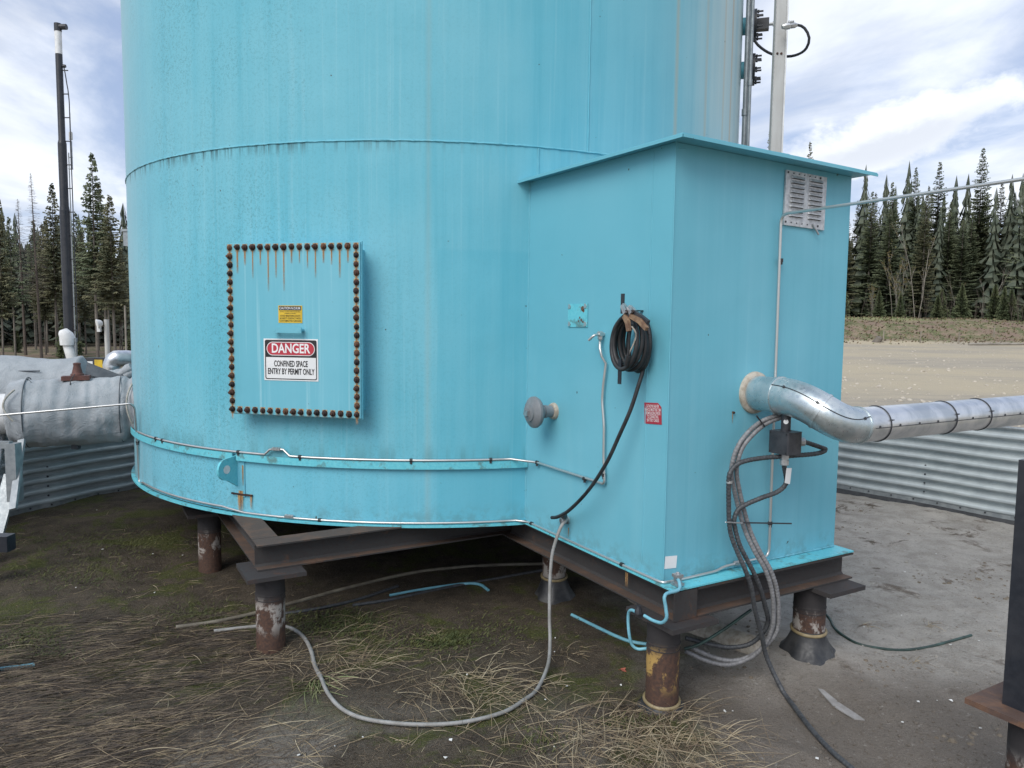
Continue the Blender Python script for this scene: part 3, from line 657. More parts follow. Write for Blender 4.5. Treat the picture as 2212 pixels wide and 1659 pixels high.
# louvred vent
F6, w6, h6 = sign_frame((1694,367),(1782,384),(1777,498),(1690,486), onR, NR); o, r, u, n = F6
vt = MB(); vt.box(o + n*.007, w6, .010, h6, (r, n, u)); vent = vt.build('vent_cover', M['vent_metal'], shed, label='galvanised vent cover with two columns of louvres')
lv = MB(); lw, lh, lp = w6*.33, h6*.055, .013
for k in range(2): pass
lv.add([(-lw/2,0,lh),(lw/2,0,lh),(lw/2-.008,-lp,0),(-lw/2+.008,-lp,0),(-lw/2,0,0),(lw/2,0,0)], [(0,3,2,1),(0,4,3),(1,2,5)])
lv.mi = 1; lv.add([(-lw/2+.008,-lp*.9,.001),(lw/2-.008,-lp*.9,.001),(lw/2,-.0006,-lh*.12),(-lw/2,-.0006,-lh*.12)], [(0,1,2,3)])  # black face painted in for the shade inside the open slit
lme = lv.mesh('louvre', [M['vent_metal'], M['sign_black']])
rm = Matrix((r, -n, u)).transposed().to_quaternion()
for cx_ in (-.225, .225):
    for k in range(9):
        l = link('louvre', lme, vent); l.rotation_mode = 'QUATERNION'; l.rotation_quaternion = rm
        l.location = o + r*(cx_*w6) + u*(h6*(.365 - .087*k)) + n*.0125
for k in range(14):
    t = k/14*2; m = MB()
    a, b = ((-.46 + .92*t, .46) if t < 1 else (-.46 + .92*(t-1), -.44)); big = k in (0, 6, 7, 13)
    m.lathe(o + r*(a*w6) + u*(b*h6) + n*.012, n, [(0,.006 if big else .0035),(.004,.005 if big else .003)], 8); m.build('screw', M['black_plastic'], vent)
mb = MB(); mb.tube(smooth_path([o + r*(w6*.19) - u*(h6*.42) + n*.015, o + r*(w6*.26) - u*(h6*.52) + n*.02, o + r*(w6*.33) - u*(h6*.60) + n*.02]), .006, 8); mb.build('drain_tube', M['zinc'], vent, 60)
# breather vent on the left face
c = onL(1197, 888); dome = c + NL*.19
mb = MB(); mb.lathe(c, NL, [(0,.052),(.012,.050),(.022,.044)], 24); bv = mb.build('breather_vent', M['sealant'], shed, 40, 'grey round breather cap on a short pipe')
mb = MB(); mb.lathe(c + NL*.01, NL, [(0,.036),(.05,.036),(.05,.040),(.07,.040),(.07,.036),(.13,.036),(.15,.05)], 24); mb.build('pipe', M['vent_grey'], bv, 40)
mb = MB(); mb.lathe(c + NL*.125, NL, [(0,.03),(0,.088),(.012,.095),(.026,.094),(.040,.078),(.048,.058),(.050,.055),(.058,.053),(.062,.035),(.064,.032)], 40); mb.build('cap', M['vent_grey'], bv, 25)
mb = MB(); mb.box(c + NL*.196, .034, .02, .034, ((U+Z*.2).normalized(), NL, (Z-U*.2).normalized())); mb.build('square_nut', M['zinc'], bv)
stains('rust_stain', shed, [(onL(1354,1228,.004), U, -Z, .03, .10), (onL(1228,1140,.004), U, -Z, .012, .06), (onR(1583,890,.004), V, -Z, .010, .06)])
mb = MB(); p = onR(1583, 891); mb.lathe(p, NR, [(0,.007),(.012,.006)], 7); mb.build('screw', M['bolt_rust'], shed)

# ------------------------------------------------------------------ steel skid frame and piles
frm = thing('skid_frame', 'rusty dark steel beam frame carrying the tank and shed', 'steel frame', uv(1.6, .5, .39))
BT, BH, BW = .5415, .150, .150
def beam(p, q):
    p, q = Vector(p), Vector(q); d = (q-p).normalized(); s = d.cross(Z); L = (q-p).length; c = (p+q)/2
    mb = MB(); mb.box(c + Z*(BT-.0045), L, BW, .009, (d, s, Z)); mb.mi = 0
    mb.box(c + Z*(BT-BH+.0045), L, BW, .009, (d, s, Z)); mb.box(c + Z*(BT-BH/2), L, .008, BH-.018, (d, s, Z))
    for sg in (-1,1):
        for zz, k in ((BT-.009, -1), (BT-BH+.009, 1)):
            a = c + s*(sg*.004) + Z*zz; mb.prism([a - d*L/2, a - d*L/2 + s*(sg*.012), a - d*L/2 + Z*(k*.012)], d*L)
    for i, f in enumerate(mb.f[:6]):
        if i == 1: mb.m[i] = 1
    mb.m[6+1] = 1
    return mb.build('beam', [M['beam_steel'], M['beam_top']], frm)
beam(uv(-.098, .055, 0), uv(1.598, .055, 0))
beam(uv(-.035, .134, 0), uv(-.035, LC+.028, 0))
beam(uv(.044, LC-.05, 0), uv(1.598, LC-.05, 0))
beam(uv(1.675, -1.636, 0), uv(1.675, 2.3, 0))
beam(uv(1.754, -1.56, 0), uv(5.6, -1.56, 0)); beam(uv(1.754, 2.22, 0), uv(5.6, 2.22, 0)); beam(uv(5.68, -1.636, 0), uv(5.68, 2.3, 0)); beam(uv(1.754, .65, 0), uv(5.6, .65, 0))
mb = MB(); mb.box(uv(-.103, .055, BT-BH/2), .008, BW-.002, BH-.001, (U, V, Z)); mb.build('end_plate', M['beam_steel'], frm)
PZ = BT - BH
def pile(c, lab, rp=.083, plate=(.34,.34), boot=None, mat='pile_rust', po=(0,0)):
    c = Vector((c.x, c.y, 0)); t = thing('pile', lab, 'pile', (c.x, c.y, GZ), 'steel piles under the frame')
    mb = MB(); mb.lathe(c + Z*(GZ-.3), Z, [(0,rp),(.3+PZ-.026-GZ,rp)], 32); mb.build('pipe', M[mat], t, 40)
    for zz in (.25,.22):
        m = MB(); m.tube([c + Vector((math.cos(k*PI/20), math.sin(k*PI/20), 0))*(rp+.0005) + Z*zz for k in range(40)], .0028, 5, closed=True); m.build('weld_ring', M['plate_steel'], t, 60)
    mb = MB(); mb.box(c + U*po[0] + V*po[1] + Z*(PZ-.0135), plate[0], plate[1], .024, (U, V, Z)); mb.build('cap_plate', M['plate_steel'], t)
    if boot:
        mb = MB(); rr0 = random.Random(4); n = 32; h = boot; prof = [(0,rp*1.85),(h*.12,rp*1.65),(h*.4,rp*1.35),(h*.75,rp*1.10),(h,rp*1.03)]
        vs = []; g0 = fz(c.x, c.y) - .02
        for d, q in prof:
            for k in range(n): a = 2*PI*k/n; w_ = 1 + .10*math.sin(a*3+1)*(1-d/h) + .06*math.sin(a*7)*(1-d/h); vs.append(c + Vector((math.cos(a), math.sin(a), 0))*q*w_ + Z*(g0+d))
        mb.add(vs, [(i*n+k, i*n+(k+1)%n, (i+1)*n+(k+1)%n, (i+1)*n+k) for i in range(len(prof)-1) for k in range(n)]); mb.build('boot', M['boot_rubber'], t, 50)
        mb = MB(); mb.tube([c + Vector((math.cos(k*PI/20), math.sin(k*PI/20), 0))*(rp*1.05) + Z*(g0+h*.95 + .008*math.sin(k*PI/20)) for k in range(40)], .010, 6, closed=True); mb.build('boot_band', M['tan_band'], t, 60)
    return t
pile(PILES[0], 'rusty steel pile with a cap plate under the front left beam corner', plate=(.34,.33), po=(.02,.01))
pile(PILES[1], 'rusty steel pile furthest left, behind under the tank')
pile(PILES[2], 'pile with worn yellow paint under the near corner of the shed', mat='pile_yellow', plate=(.35,.30), boot=.055, po=(-.01,.04))
pile(PILES[3], 'steel pile with a black rubber boot and tan band right of the cables', plate=(.34,.30), boot=.15, po=(-.03,.06), rp=.088)
pile(PILES[4], 'dark pile with a flared rubber boot deep in the shade under the shed', boot=.17)
# post at the right edge of the picture
c = onz(2084, 1507, .414) - U*.175 + V*.16; c.z = 0; pp = thing('support_post', 'black square post on a rusty plate and pile at the right edge', 'post', (c.x, c.y, GZ))
mb = MB(); mb.lathe(c + Z*(GZ-.3), Z, [(0,.083),(.3+.39-GZ,.083)], 32); mb.build('pile_pipe', M['pile_rust'], pp, 40)
mb = MB(); mb.box(c + V*.02 + Z*.403, .35, .36, .022, (U, V, Z)); mb.build('base_plate', M['plate_rust'], pp)
mb = MB(); mb.box(c - V*.03 + U*.03 + Z*.885, .10, .10, .942, (U, V, Z)); mb.build('post', M['black_paint'], pp)

# ------------------------------------------------------------------ containment wall of corrugated steel
wl = [Vector((-5.65,2.4,0)), Vector((-5.2,4.6,0))] + [onz(x, y, GZ) for x, y in ((10,1127),(119,1101),(199,1082),(297,1062))] + [Vector((-3.75,9.3,0)), Vector((-2.6,10.6,0)), Vector((-.6,11.2,0)), Vector((1.4,10.9,0)), Vector((2.9,9.9,0))]
wr = [onz(x, y, GZ) for x, y in ((1810,1060),(2000,1094),(2212,1135))]; wd = (wr[-1]-wr[0]).normalized()
wr += [wr[-1] + wd*1.2 + Vector((.25,.1,0)), wr[-1] + wd*2.4 + Vector((.7,.3,0))]
cw = thing('containment_wall', 'low corrugated galvanised wall ringing the tank yard', 'wall', (4.2, 7.6, GZ))
line = [Vector((p.x, p.y, 0)) for p in smooth_path(wl + wr, .06)]
WH, NC = .93, 8; prof = []
for i in range(NC*10+1):
    a = i/10; k = math.sin(2*PI*a); prof.append((max(-1, min(1, k*1.6))*.030, .075 + (WH-.075)*i/(NC*10)))
cum = [0]
for a, b in zip(line, line[1:]): cum.append(cum[-1] + (b-a).length)
def nrm(i):
    a = line[max(i-1,0)]; b = line[min(i+1,len(line)-1)]; d = (b-a).normalized(); return Vector((d.y, -d.x, 0)), d      # towards the yard
start = 0; sheet_len = 2.45; sh = 0
while start < len(line)-2:
    end = start
    while end < len(line)-1 and cum[end]-cum[start] < sheet_len: end += 1
    mb = MB(); idx = range(start, min(end+1, len(line)-1)+1); n_ = len(prof)
    for i in idx:
        nn_, d = nrm(i)
        for off, zz in prof: mb.v.append(tuple(line[i] + nn_*(off + (.003 if sh % 2 else 0)) + Z*(GZ+zz)))
    m_ = len(idx); mb.f = [(i*n_+k, (i+1)*n_+k, (i+1)*n_+k+1, i*n_+k+1) for i in range(m_-1) for k in range(n_-1)]; mb.m = [0]*len(mb.f)
    so = mb.build('corrugated_sheet', M['galv_wall'], cw, 70)
    bl = MB()
    nn_, d = nrm(start+1)
    for k in range(8): bl.lathe(line[start+1] + nn_*.016 + d*.04 + Z*(GZ+.16+.095*k), nn_, [(0,.011),(.008,.009)], 6)
    bl.build('bolt_row', M['black_plastic'], so)['kind'] = 'stuff'
    start = end; sh += 1
ir = -1
def ribbon(name, o0, z0, o1, z1, mat, th_=.004):
    mb = MB()
    for i in range(len(line)):
        nn_, d = nrm(i); mb.v += [tuple(line[i] + nn_*o0 + Z*(GZ+z0)), tuple(line[i] + nn_*o1 + Z*(GZ+z1)), tuple(line[i] + nn_*(o1-th_) + Z*(GZ+z1)), tuple(line[i] + nn_*(o0-th_) + Z*(GZ+z0))]
    mb.f = [(4*i+k, 4*i+4+k, 4*i+4+(k+1)%4, 4*i+(k+1)%4) for i in range(len(line)-1) for k in range(4)]; mb.m = [0]*len(mb.f); return mb.build(name, mat, cw, 40)
ribbon('base_strip', .024, .035, .022, .095, M['galvanised']); ribbon('liner_edge', .11, -.06, .026, .036, M['black_rubber'])
rp = [line[i] + nrm(i)[0]*.022 + Z*(GZ+.105+.006*math.sin(i*.7)) for i in range(len(line))]
mb = MB(); mb.tube(rp, .007, 5); mb.build('seal_rope', M['seal_rope'], cw, 60)
mb = MB(); mb.tube([line[i] + Z*(GZ+WH+.008) for i in range(len(line))], .018, 8); mb.build('top_rim', M['galvanised'], cw, 60)
mb = MB(); s_ = 0
for i in range(len(line)):
    if cum[i] >= s_: nn_, d = nrm(i); mb.lathe(line[i] + nn_*.024 + Z*(GZ+.065), nn_, [(0,.010),(.008,.008)], 6); s_ += .24
mb.build('strip_bolts', M['black_plastic'], cw)['kind'] = 'stuff'

# ------------------------------------------------------------------ small stainless tubing round the tank
TR = .0078
def clip_at(mb, p, d, r=.0125):
    d = d.normalized(); mb.tube([p - d*.009, p + d*.009], r, 8); mb.box(p - Z*.012, .014, .014, .02)
def tubing(name, label, path, clips, couplings=(), r=TR, cat='tube'):
    t = thing(name, label, cat, path[0])
    mb = MB(); mb.tube(path, r, 8); mb.build('tube_run', M['stainless'], t, 60)
    for p, d in clips: m = MB(); clip_at(m, p, d); m.build('clip', M['black_rubber'], t, 60)
    for p, d in couplings:
        m = MB(); d = d.normalized(); m.lathe(p - d*.032, d, [(0,.010),(.006,.0135),(.02,.0135),(.02,.011),(.026,.011),(.026,.0135),(.042,.0135),(.042,.011),(.047,.011),(.047,.0135),(.06,.0135),(.064,.009)], 6); m.build('coupling', M['zinc'], t)
    return t
def tang(p): f = phi(p); return Vector((math.cos(f), math.sin(f), 0))
# run along the belt angle, then over the shed wall to the small valve
ph_l = phi(onT(298, 950, .024)); zt = ZBELT + .058
bump_ph = [phi(onT(x, 985, .024)) for x in (572, 583, 612, 626)]
pts = [tk(ph_l + (bump_ph[0]-ph_l)*i/24, R+.024, zt) for i in range(25)]
pts += [tk(bump_ph[1], R+.024, zt+.034), tk(bump_ph[1]+.012, R+.024, zt+.040), tk(bump_ph[2], R+.024, zt+.040), tk(bump_ph[3], R+.024, zt)]
pjl = phi(uv(LA, -.03, 0)); pts += [tk(bump_ph[3] + (pjl-.03-bump_ph[3])*i/24, R+.024, zt) for i in range(1,25)]
a1 = onL(1160, 999, .02); a2 = onL(1284, 1042, .02)
riser = [onL(x, y, .02) for x, y in ((1306,1046),(1304,985),(1305,920),(1301,865),(1303,835),(1309,785))]
riser2 = [onL(1300, 770, .035), onL(1296, 752, .045), onL(1296, 738, .024)]
path = pts + bend_path([pts[-1], a1, riser[0]] + riser[1:] , .025)[1:] + riser2
clips = [(tk(phi(onT(x, 985, .024)), R+.024, zt), tang(onT(x, 985, .024))) for x in (338, 352, 515, 648, 888, 1060)] + [(onL(1160,999,.02)+(-V*0), U), (onL(1263,1034,.02), U), (onL(1304,1026,.02), Z)]
tb = tubing('upper_tube', 'thin stainless tube along the belt ledge, rising to the bent spout', path, clips, [(tk((bump_ph[1]+bump_ph[2])/2, R+.024, zt+.04), tang(tk((bump_ph[1]+bump_ph[2])/2, R, 0)))])
vb = onL(1297, 722, .024); wv_ = onL(1318, 722, 0); base = vb - NL*.05
m = MB(); m.tube([vb - NL*.052, vb + NL*.01], .011, 8); m.lathe(vb - NL*.012, NL, [(0,.017),(.026,.017)], 6); m.build('valve_body', M['stainless'], tb, 40)
m = MB(); m.lathe(vb - Z*.034, Z, [(0,.011),(.008,.015),(.028,.015),(.03,.012)], 6); m.build('nut', M['stainless'], tb)
m = MB(); m.lathe(vb - NL*.05, NL, [(0,.026),(.012,.024),(.018,.015)], 10); m.build('rusty_nipple', M['bolt_rust'], tb)
m = MB(); m.tube(bend_path([vb, onL(1283, 724, .075), onL(1272, 735, .085)], .02), .0075, 8); m.build('spout', M['stainless'], tb, 60)
# run along the bottom flange, round the shed corner and up its right face, then off to the right
zl = ZB + .006
ll = phi(onT(304, 1058, .03)); pts = [tk(ll + (phi(uv(LA,-.02,0))-.02-ll)*i/50, R+.014, zl + (.02 if i < 19 else 0)) for i in range(51)]
for i in (19, 20): pts[i].z = zl + .012*(21-i)/2
lp = [uv(LA-.06, -.022, zl), uv(.02, -.022, zl), uv(-.018, -.012, zl), uv(-.022, .12, zl), uv(-.022, .34, zl+.004), uv(-.022, .40, zl+.02), uv(-.022, .62, zl+.024)]
rb = onR(1655, 1205, .024); up = [onR(x, y, .024) for x, y in ((1664,1120),(1668,960),(1674,800),(1680,640))]
rbt = Vector((up[0].x, up[0].y, lp[-1].z)); tp = onR(1688, 466, .024); tp = Vector((up[-1].x, up[-1].y, onR(1690, 463, .024).z))
outer = tp + NR*2.6
path = pts + bend_path([pts[-1]] + lp + [rbt, tp, outer], .05)[1:]
clips = [(onT(x, 1100, .032), tang(onT(x, 1100, .032))) for x in ()]
clips += [(tk(phi(onT(x, 1128, .032)), R+.014, zl), tang(onT(x, 1128, .032))) for x in (688,)] + [(uv(u_, -.022, zl), U) for u_ in (LA-.11, .30)] + [(Vector((up[0].x, up[0].y, onR(x,y,.024).z)), Z) for x, y in ((1682,562),(1664,1130))]
tubing('lower_tube', 'thin stainless tube along the bottom flange, up the shed and out past the vent', path, clips, [(tk(phi(onT(622, 1122, .03)), R+.014, zl+.008), tang(onT(622, 1122))), (uv(-.022, .50, zl+.024), V)])
# riser at the far left
lpts = [atY(-160, 921, 5.25), atY(0, 897, 5.42), atY(283, 872, 5.66), atY(291, 880, 5.7), atY(297, 955, 5.8), atY(301, 1046, 5.85), tk(ll, R+.014, zl+.02)]
tubing('left_tube', 'bent stainless tube crossing in front of the grey insulation jacket', bend_path(lpts, .07), [(lpts[4], Z), (lpts[5], Z)])

# ------------------------------------------------------------------ clad pipe on the right
p0 = onR(1629, 848)
def ud(z): return (onz(1862, 918, z)-B).dot(U) - (onz(2205, 904, z)-B).dot(U)
lo, hi = 1.1, 1.47
for _ in range(40):
    mid = (lo+hi)/2
    if (ud(mid) > 0) == (ud(hi) > 0): hi = mid
    else: lo = mid
zp = mid if 1.2 < mid < 1.46 else 1.36
zp = max(min(zp, 1.45), 1.30); s0 = onz(1858, 918, zp); uo = -(s0-B).dot(U)
print('pipe z', zp, 'offset from wall', uo, 'v', (s0-B).dot(V))
cp = thing('clad_pipe', 'aluminium clad insulated pipe leaving the shed and running right', 'pipe', p0)
r0 = .090; ra = FPX and 38.0/FPX*(s0-CAM).dot(FW)
mb = MB(); mb.lathe(p0, NR, [(0,.112),(.012,.110),(.02,.10),(.022,.092)], 40); mb.build('sealant_collar', M['sealant'], cp, 40)
s1 = p0 + NR*.17
mb = MB(); mb.tube([p0 + NR*.01, s1], r0, 40); mb.build('stub', M['elbow_metal'], cp, 40)
pe = s0 - V*.03; c1 = p0 + NR*(uo*.80) ; c2 = pe - V*.20 + Z*.015
bez = [s1*(1-t)**3 + c1*3*t*(1-t)**2 + c2*3*t*t*(1-t) + pe*t**3 for t in [i/24 for i in range(25)]]
rl = [r0+.003 + (ra-r0)*i/24 for i in range(25)]
mb = MB(); mb.tube(bez, rl, 40, rf=None); el_ = mb.build('elbow', M['elbow_metal'], cp, 40)
for i0 in (0, 12, 24):
    i1 = min(i0+1, 24); d = (bez[min(i0+1,24)]-bez[max(i0-1,0)]).normalized(); m = MB(); m.lathe(bez[i0]-d*.006, d, [(0,rl[i0]-.004),(0,rl[i0]+.004),(.012,rl[i0]+.004),(.012,rl[i0]-.004)], 40); m.build('lap_joint', M['elbow_metal'], el_, 40)
# lengthwise lap of the elbow halves
seam = []
for i in range(25):
    d = (bez[min(i+1,24)]-bez[max(i-1,0)]).normalized(); side = (CAM - bez[i]); side = (side - d*side.dot(d)).normalized(); upv = d.cross(side); upv = upv if upv.z > 0 else -upv
    a = .55 - .25*math.sin(PI*i/24); seam.append(bez[i] + (side*math.cos(a) + upv*math.sin(a))*(rl[i]+.001))
m = MB(); m.tube(seam, .0025, 6); m.build('lap_joint', M['black_plastic'], el_, 60)
for i in (3, 11, 22): m = MB(); q = seam[i] + Z*-.02; m.lathe(seam[i], (seam[i]-bez[i]).normalized(), [(0,.008),(.005,.007)], 8); m.build('screw', M['black_plastic'], el_)
pend = s0 + V*11
mb = MB(); mb.tube([s0 - V*.05 + V*.4*i for i in range(27)] + [pend], ra, 48); mb.build('straight_section', M['clad_metal'], cp, 40)
cdir = (CAM - s0); side = (cdir - V*cdir.dot(V)).normalized(); upv = V.cross(side); upv = upv if upv.z > 0 else -upv
m = MB(); a = -.28; q = (side*math.cos(a) + upv*math.sin(a))*(ra+.001); m.tube([s0 + q, pend + q], .0022, 6); m.build('lap_joint', M['flex_dark'], cp)
for k, (x, y) in enumerate(((1876,913),(2042,903),(2172,902))):
    vv = (onz(x, y, zp)-B).dot(V) - (s0-B).dot(V); cc = s0 + V*max(vv, .04)
    m = MB(); m.tube([cc + (side*math.cos(t) + upv*math.sin(t))*(ra+.002) for t in [2*PI*j/40 for j in range(40)]], .0032, 6, closed=True); hh = cc + (side*math.cos(.1) + upv*math.sin(.1))*(ra+.004); m.box(hh, .012, .009, .008, (V, side, upv)); m.box(hh + V*.012, .016, .005, .005, (V, side, upv)); m.build('strap', M['black_plastic'], cp, 50)
for k in range(16):
    m = MB(); a = -.22; q = (side*math.cos(a) + upv*math.sin(a)); m.lathe(s0 + V*(.03+.16*k) + q*(ra-.001), q, [(0,.0075),(.004,.0065)], 8); m.build('screw', M['black_plastic'], cp)

# ------------------------------------------------------------------ black junction box and its cables
a_, b_2 = .02, .5
for _ in range(30):
    mid = (a_+b_2)/2
    if project(p0 + NR*mid - Z*.12)[0] > 1698: b_2 = mid
    else: a_ = mid
jb = p0 + NR*mid; print('junction box offset', mid)
jz = onR(1698, 955, mid).z
jt = thing('junction_box', 'black plastic junction box hanging under the clad elbow', 'junction box', jb + Z*(jz-jb.z))
m = MB(); m.lathe(Vector((jb.x,jb.y,jz)), Z, [(.04,.026),(.06,.026),(.06,.024),(jb.z-jz-r0+.02,.024)], 24); m.build('neck', M['black_plastic'], jt, 40)
m = MB(); m.lathe(Vector((jb.x,jb.y,jz+.105)) + (CAM-jb).normalized()*.0235, (CAM-jb).normalized(), [(0,.012),(.001,.012)], 16); m.build('round_label', M['sign_white'], jt)
jc = Vector((jb.x, jb.y, jz))
m = MB()
P = [jc + U*a + V*b - Z*.056 for a, b in rrect(.125, .104, .010, 4)]; m.prism(P[::-1] if (P[1]-P[0]).cross(P[2]-P[1]).z < 0 else P, Z*.114); m.build('box_body', M['black_plastic'], jt, 40)
for a in (-.05,.05):
    for zz in (-.046,.048): m = MB(); m.lathe(jc + U*a - V*.052 + Z*zz, NL, [(0,.0045),(.002,.004)], 8); m.build('screw', M['sign_black'], jt)
def gland(p, d, name='cable_gland'):
    m = MB(); m.lathe(p, d, [(0,.019),(.012,.019),(.012,.022),(.03,.022),(.03,.018),(.036,.018),(.036,.023),(.06,.023),(.064,.015),(.066,.011)], 10); return m.build(name, M['zinc'], jt, 20)
g1 = jc + U*-.0 + V*.052 + Z*.0; gd1 = (V*.93 + NR*.37).normalized(); gland(jc + V*.045 + NR*.01, gd1); gland(jc - Z*.055, Vector((0,0,-1)))
def ribbed(name, label, pts, r, mat, group=None, parent=None, pitch=.018, depth=.12):
    pth = smooth_path(pts, pitch/5); mb = MB(); mb.tube(pth, r, 9, rf=lambda L: 1 - depth*(.5 + .5*math.cos(2*PI*L/pitch)))
    o = mb.build(name, mat, parent, 60)
    if parent is None: tag(o, label, 'cable', group)
    return o
RC = .0128
e1 = jc + V*.045 + NR*.01 + gd1*.062
c1pts = [e1] + [onR(x, y, .26 if x > 1720 else .22) for x, y in ((1772,966),(1783,971.5),(1765,979.6),(1712,984.5))] + [onR(x, y, o) for x, y, o in ((1646,989.5,.17),(1603,998,.14),(1584,1011,.125),(1575,1029,.12),(1574,1066,.115),(1575,1125,.115),(1580,1158,.12),(1594,1195,.14),(1610,1231,.165),(1623,1270,.17),(1630,1313,.16))]
c1pts += [onR(1645,1372,.15), onz(1657,1422,.09)]  + [onF(x, y, .014) for x, y in ((1690,1497),(1712,1528),(1752,1581),(1796,1629),(1838,1665),(1880,1700))]
ribbed('flexible_conduit', 'dark ribbed conduit from the box side looping down and across the ground to the camera', c1pts, RC, M['flex_dark'], 'ribbed cables on the shed')
c2pts = [jc - Z*.12] + [onR(x, y, o) for x, y, o in ((1698,1042,.19),(1680,1062,.18),(1646,1075,.16),(1613,1089,.13),(1594,1102,.115),(1586,1121,.11),(1587,1138,.11),(1597,1175,.13),(1613,1208,.15),(1630,1241,.165),(1643,1274,.165),(1653,1310,.15),(1659,1341,.13),(1647,1368,.10),(1617,1392,.04),(1572,1398,-.02),(1525,1390,-.08),(1481,1378,-.14))]
c2 = ribbed('flexible_conduit', 'dark ribbed conduit from the underside of the box, with a white tag', c2pts, RC, M['flex_dark'], 'ribbed cables on the shed')
tgp = [onR(x, y, .225) for x, y in ((1699,1011),(1710,1011),(1706,1046),(1695,1043))]
m = MB(); m.prism(tgp, NR*.001); tg = m.build('white_tag', M['sign_white'], c2)
pairs = ((1686,895,.16),(1646,910,.13),(1613,937,.12),(1590,973,.115),(1580,1016,.10),(1586,1059,.09),(1597,1105,.09),(1610,1148,.10),(1630,1191,.135),(1653,1231,.165),(1666,1270,.175),(1671,1314,.17),(1667,1361,.15),(1644,1402,.11),(1610,1426,.05),(1569,1436,0),(1525,1427,-.06),(1481,1407,-.12))
ribbed('flexible_conduit', 'pale grey ribbed conduit, left one of the pair behind the elbow', [onR(x, y, o) for x, y, o in pairs], RC*.98, M['flex_grey'], 'ribbed cables on the shed')
ribbed('flexible_conduit', 'pale grey ribbed conduit, right one of the pair behind the elbow', [onR(x+11-8*(y > 1395)*0, y+(4 if y < 940 else 0)-(9 if y > 1390 else 0), o+.008) for x, y, o in pairs], RC*.98, M['flex_grey'], 'ribbed cables on the shed')
zt_ = thing('cable_tie', 'black zip tie with a long tail holding the cable bundle', 'cable tie', onR(1603,1129,.12))
m = MB(); a, b = onR(1600,1129,.125), onR(1710,1131,.115); dd = (b-a).normalized(); m.box((a+b)/2, (b-a).length, .0025, .0075, (dd, NR, dd.cross(NR))); m.build('tail', M['black_plastic'], zt_)
m = MB(); m.tube(bend_path([onR(1568,1128,.13), onR(1604,1130,.13), onR(1606,1130,.075), onR(1568,1128,.075), onR(1568,1128,.13)], .01), .004, 6); m.build('loop', M['zinc'], zt_)
for k, (x0, x1, y) in enumerate(((1636,1654,914),)):
    m = MB(); m.tube(bend_path([onR(1634,898,.15), onR(1652,921,.15), onR(1650,921,.105)], .01), .0045, 6); q = m.build('cable_tie', M['black_plastic'], None, 60); tag(q, 'black zip tie round the two pale conduits near the elbow', 'cable tie')
m = MB(); q = onR(1575,1041,.117); m.tube([q + Z*.006, q - Z*.006], .0165, 10); qq = m.build('cable_clamp', M['zinc'], None, 60); tag(qq, 'small metal clamp round the dark conduit', 'clamp')

# ------------------------------------------------------------------ booster cable coil on the left face
bc = thing('booster_cable', 'coiled black battery cable with clamps hanging on the shed wall', 'cable coil', onL(1363, 745, .05))
cc = onL(1391, 742, 0); loops = []; rl_ = random.Random(11)
NLP = 6; pts = []
for k in range(NLP*28+1):
    a = 2*PI*k/28; lp_ = k/28/NLP; j = int(k/28); rj = random.Random(j*3+1)
    wr_, hr_ = .092+.016*rj.random(), .118+.020*rj.random(); dx_, dz_ = rj.uniform(-.012,.012), rj.uniform(-.010,.012)
    pts.append(cc + (-U)*(math.sin(a)*wr_ + dx_) + Z*(math.cos(a)*hr_ + dz_) + NL*(.03 + .105*lp_ + .012*math.sin(a*1.0+j)))
sm = smooth_path(pts[::2], .012)
m = MB(); m.tube(sm, .0118, 8); m.build('coil', M['black_rubber'], bc, 60)
tail = [pts[4]] + [onL(x, y, o) for x, y, o in ((1398,740,.03),(1390,795,.035),(1380,830,.06),(1362,885,.085),(1338,940,.10),(1310,1000,.115),(1272,1058,.12),(1232,1100,.105),(1206,1116,.085),(1192,1118,.07))]
m = MB(); m.tube(smooth_path(tail, .02), .0105, 8); m.build('lead', M['black_rubber'], bc, 60)
pl = onL(1222, 1116, 0)
m = MB(); m.lathe(onL(1216,1113,.085), (pl - onL(1216,1113,.085)), [(0,.012),(.03,.02),(.055,.02),(.06,.014),(.10,.012)], 12); m.build('wall_plug', M['black_plastic'], bc, 40)
def zc(X, Y, o): return onL((2280+X*.2411)/1.8228, (1150+Y*.2411)/1.8228, o)
m = MB(); m.tube([zc(690,110,.006), zc(690,700,.006)], .001, 4)
br = MB(); p = zc(712,112,.13); br.box(zc(712,190,.125), .006, .024, .10, (NL, U, Z)); br.box(zc(712,300,.125) - NL*.062, .124, .024, .006, (NL, U, Z)); br.build('hanger', M['black_paint'], bc)
br = MB(); br.box(zc(665,1300,.14), .006, .024, .125, (NL, U, Z)); br.box(zc(665,1165,.14) - NL*.07, .14, .024, .006, (NL, U, Z)); br.build('hanger', M['black_paint'], bc)
def arm(P, w_, t_, mat, par):
    """flat tapered arm through the points P"""
    mb = MB(); vs = []
    for i, q in enumerate(P):
        d = (P[min(i+1,len(P)-1)]-P[max(i-1,0)]).normalized(); s = d.cross(NL).normalized(); k = w_[i]/2
        vs += [q + s*k + NL*t_/2, q - s*k + NL*t_/2, q - s*k - NL*t_/2, q + s*k - NL*t_/2]
    n = len(P); mb.add(vs, [(4*i+k, 4*i+(k+1)%4, 4*i+4+(k+1)%4, 4*i+4+k) for i in range(n-1) for k in range(4)] + [(3,2,1,0), (4*n-4,4*n-3,4*n-2,4*n-1)]); return mb.build(*mat, par)
for jaw, h1_, h2_, o_ in (((720,195),(800,330),(855,545),.155), ((705,215),(700,330),(815,640),.185), ((840,235),(930,330),(1140,500),.15), ((820,300),(900,430),(1105,610),.175)):
    pass
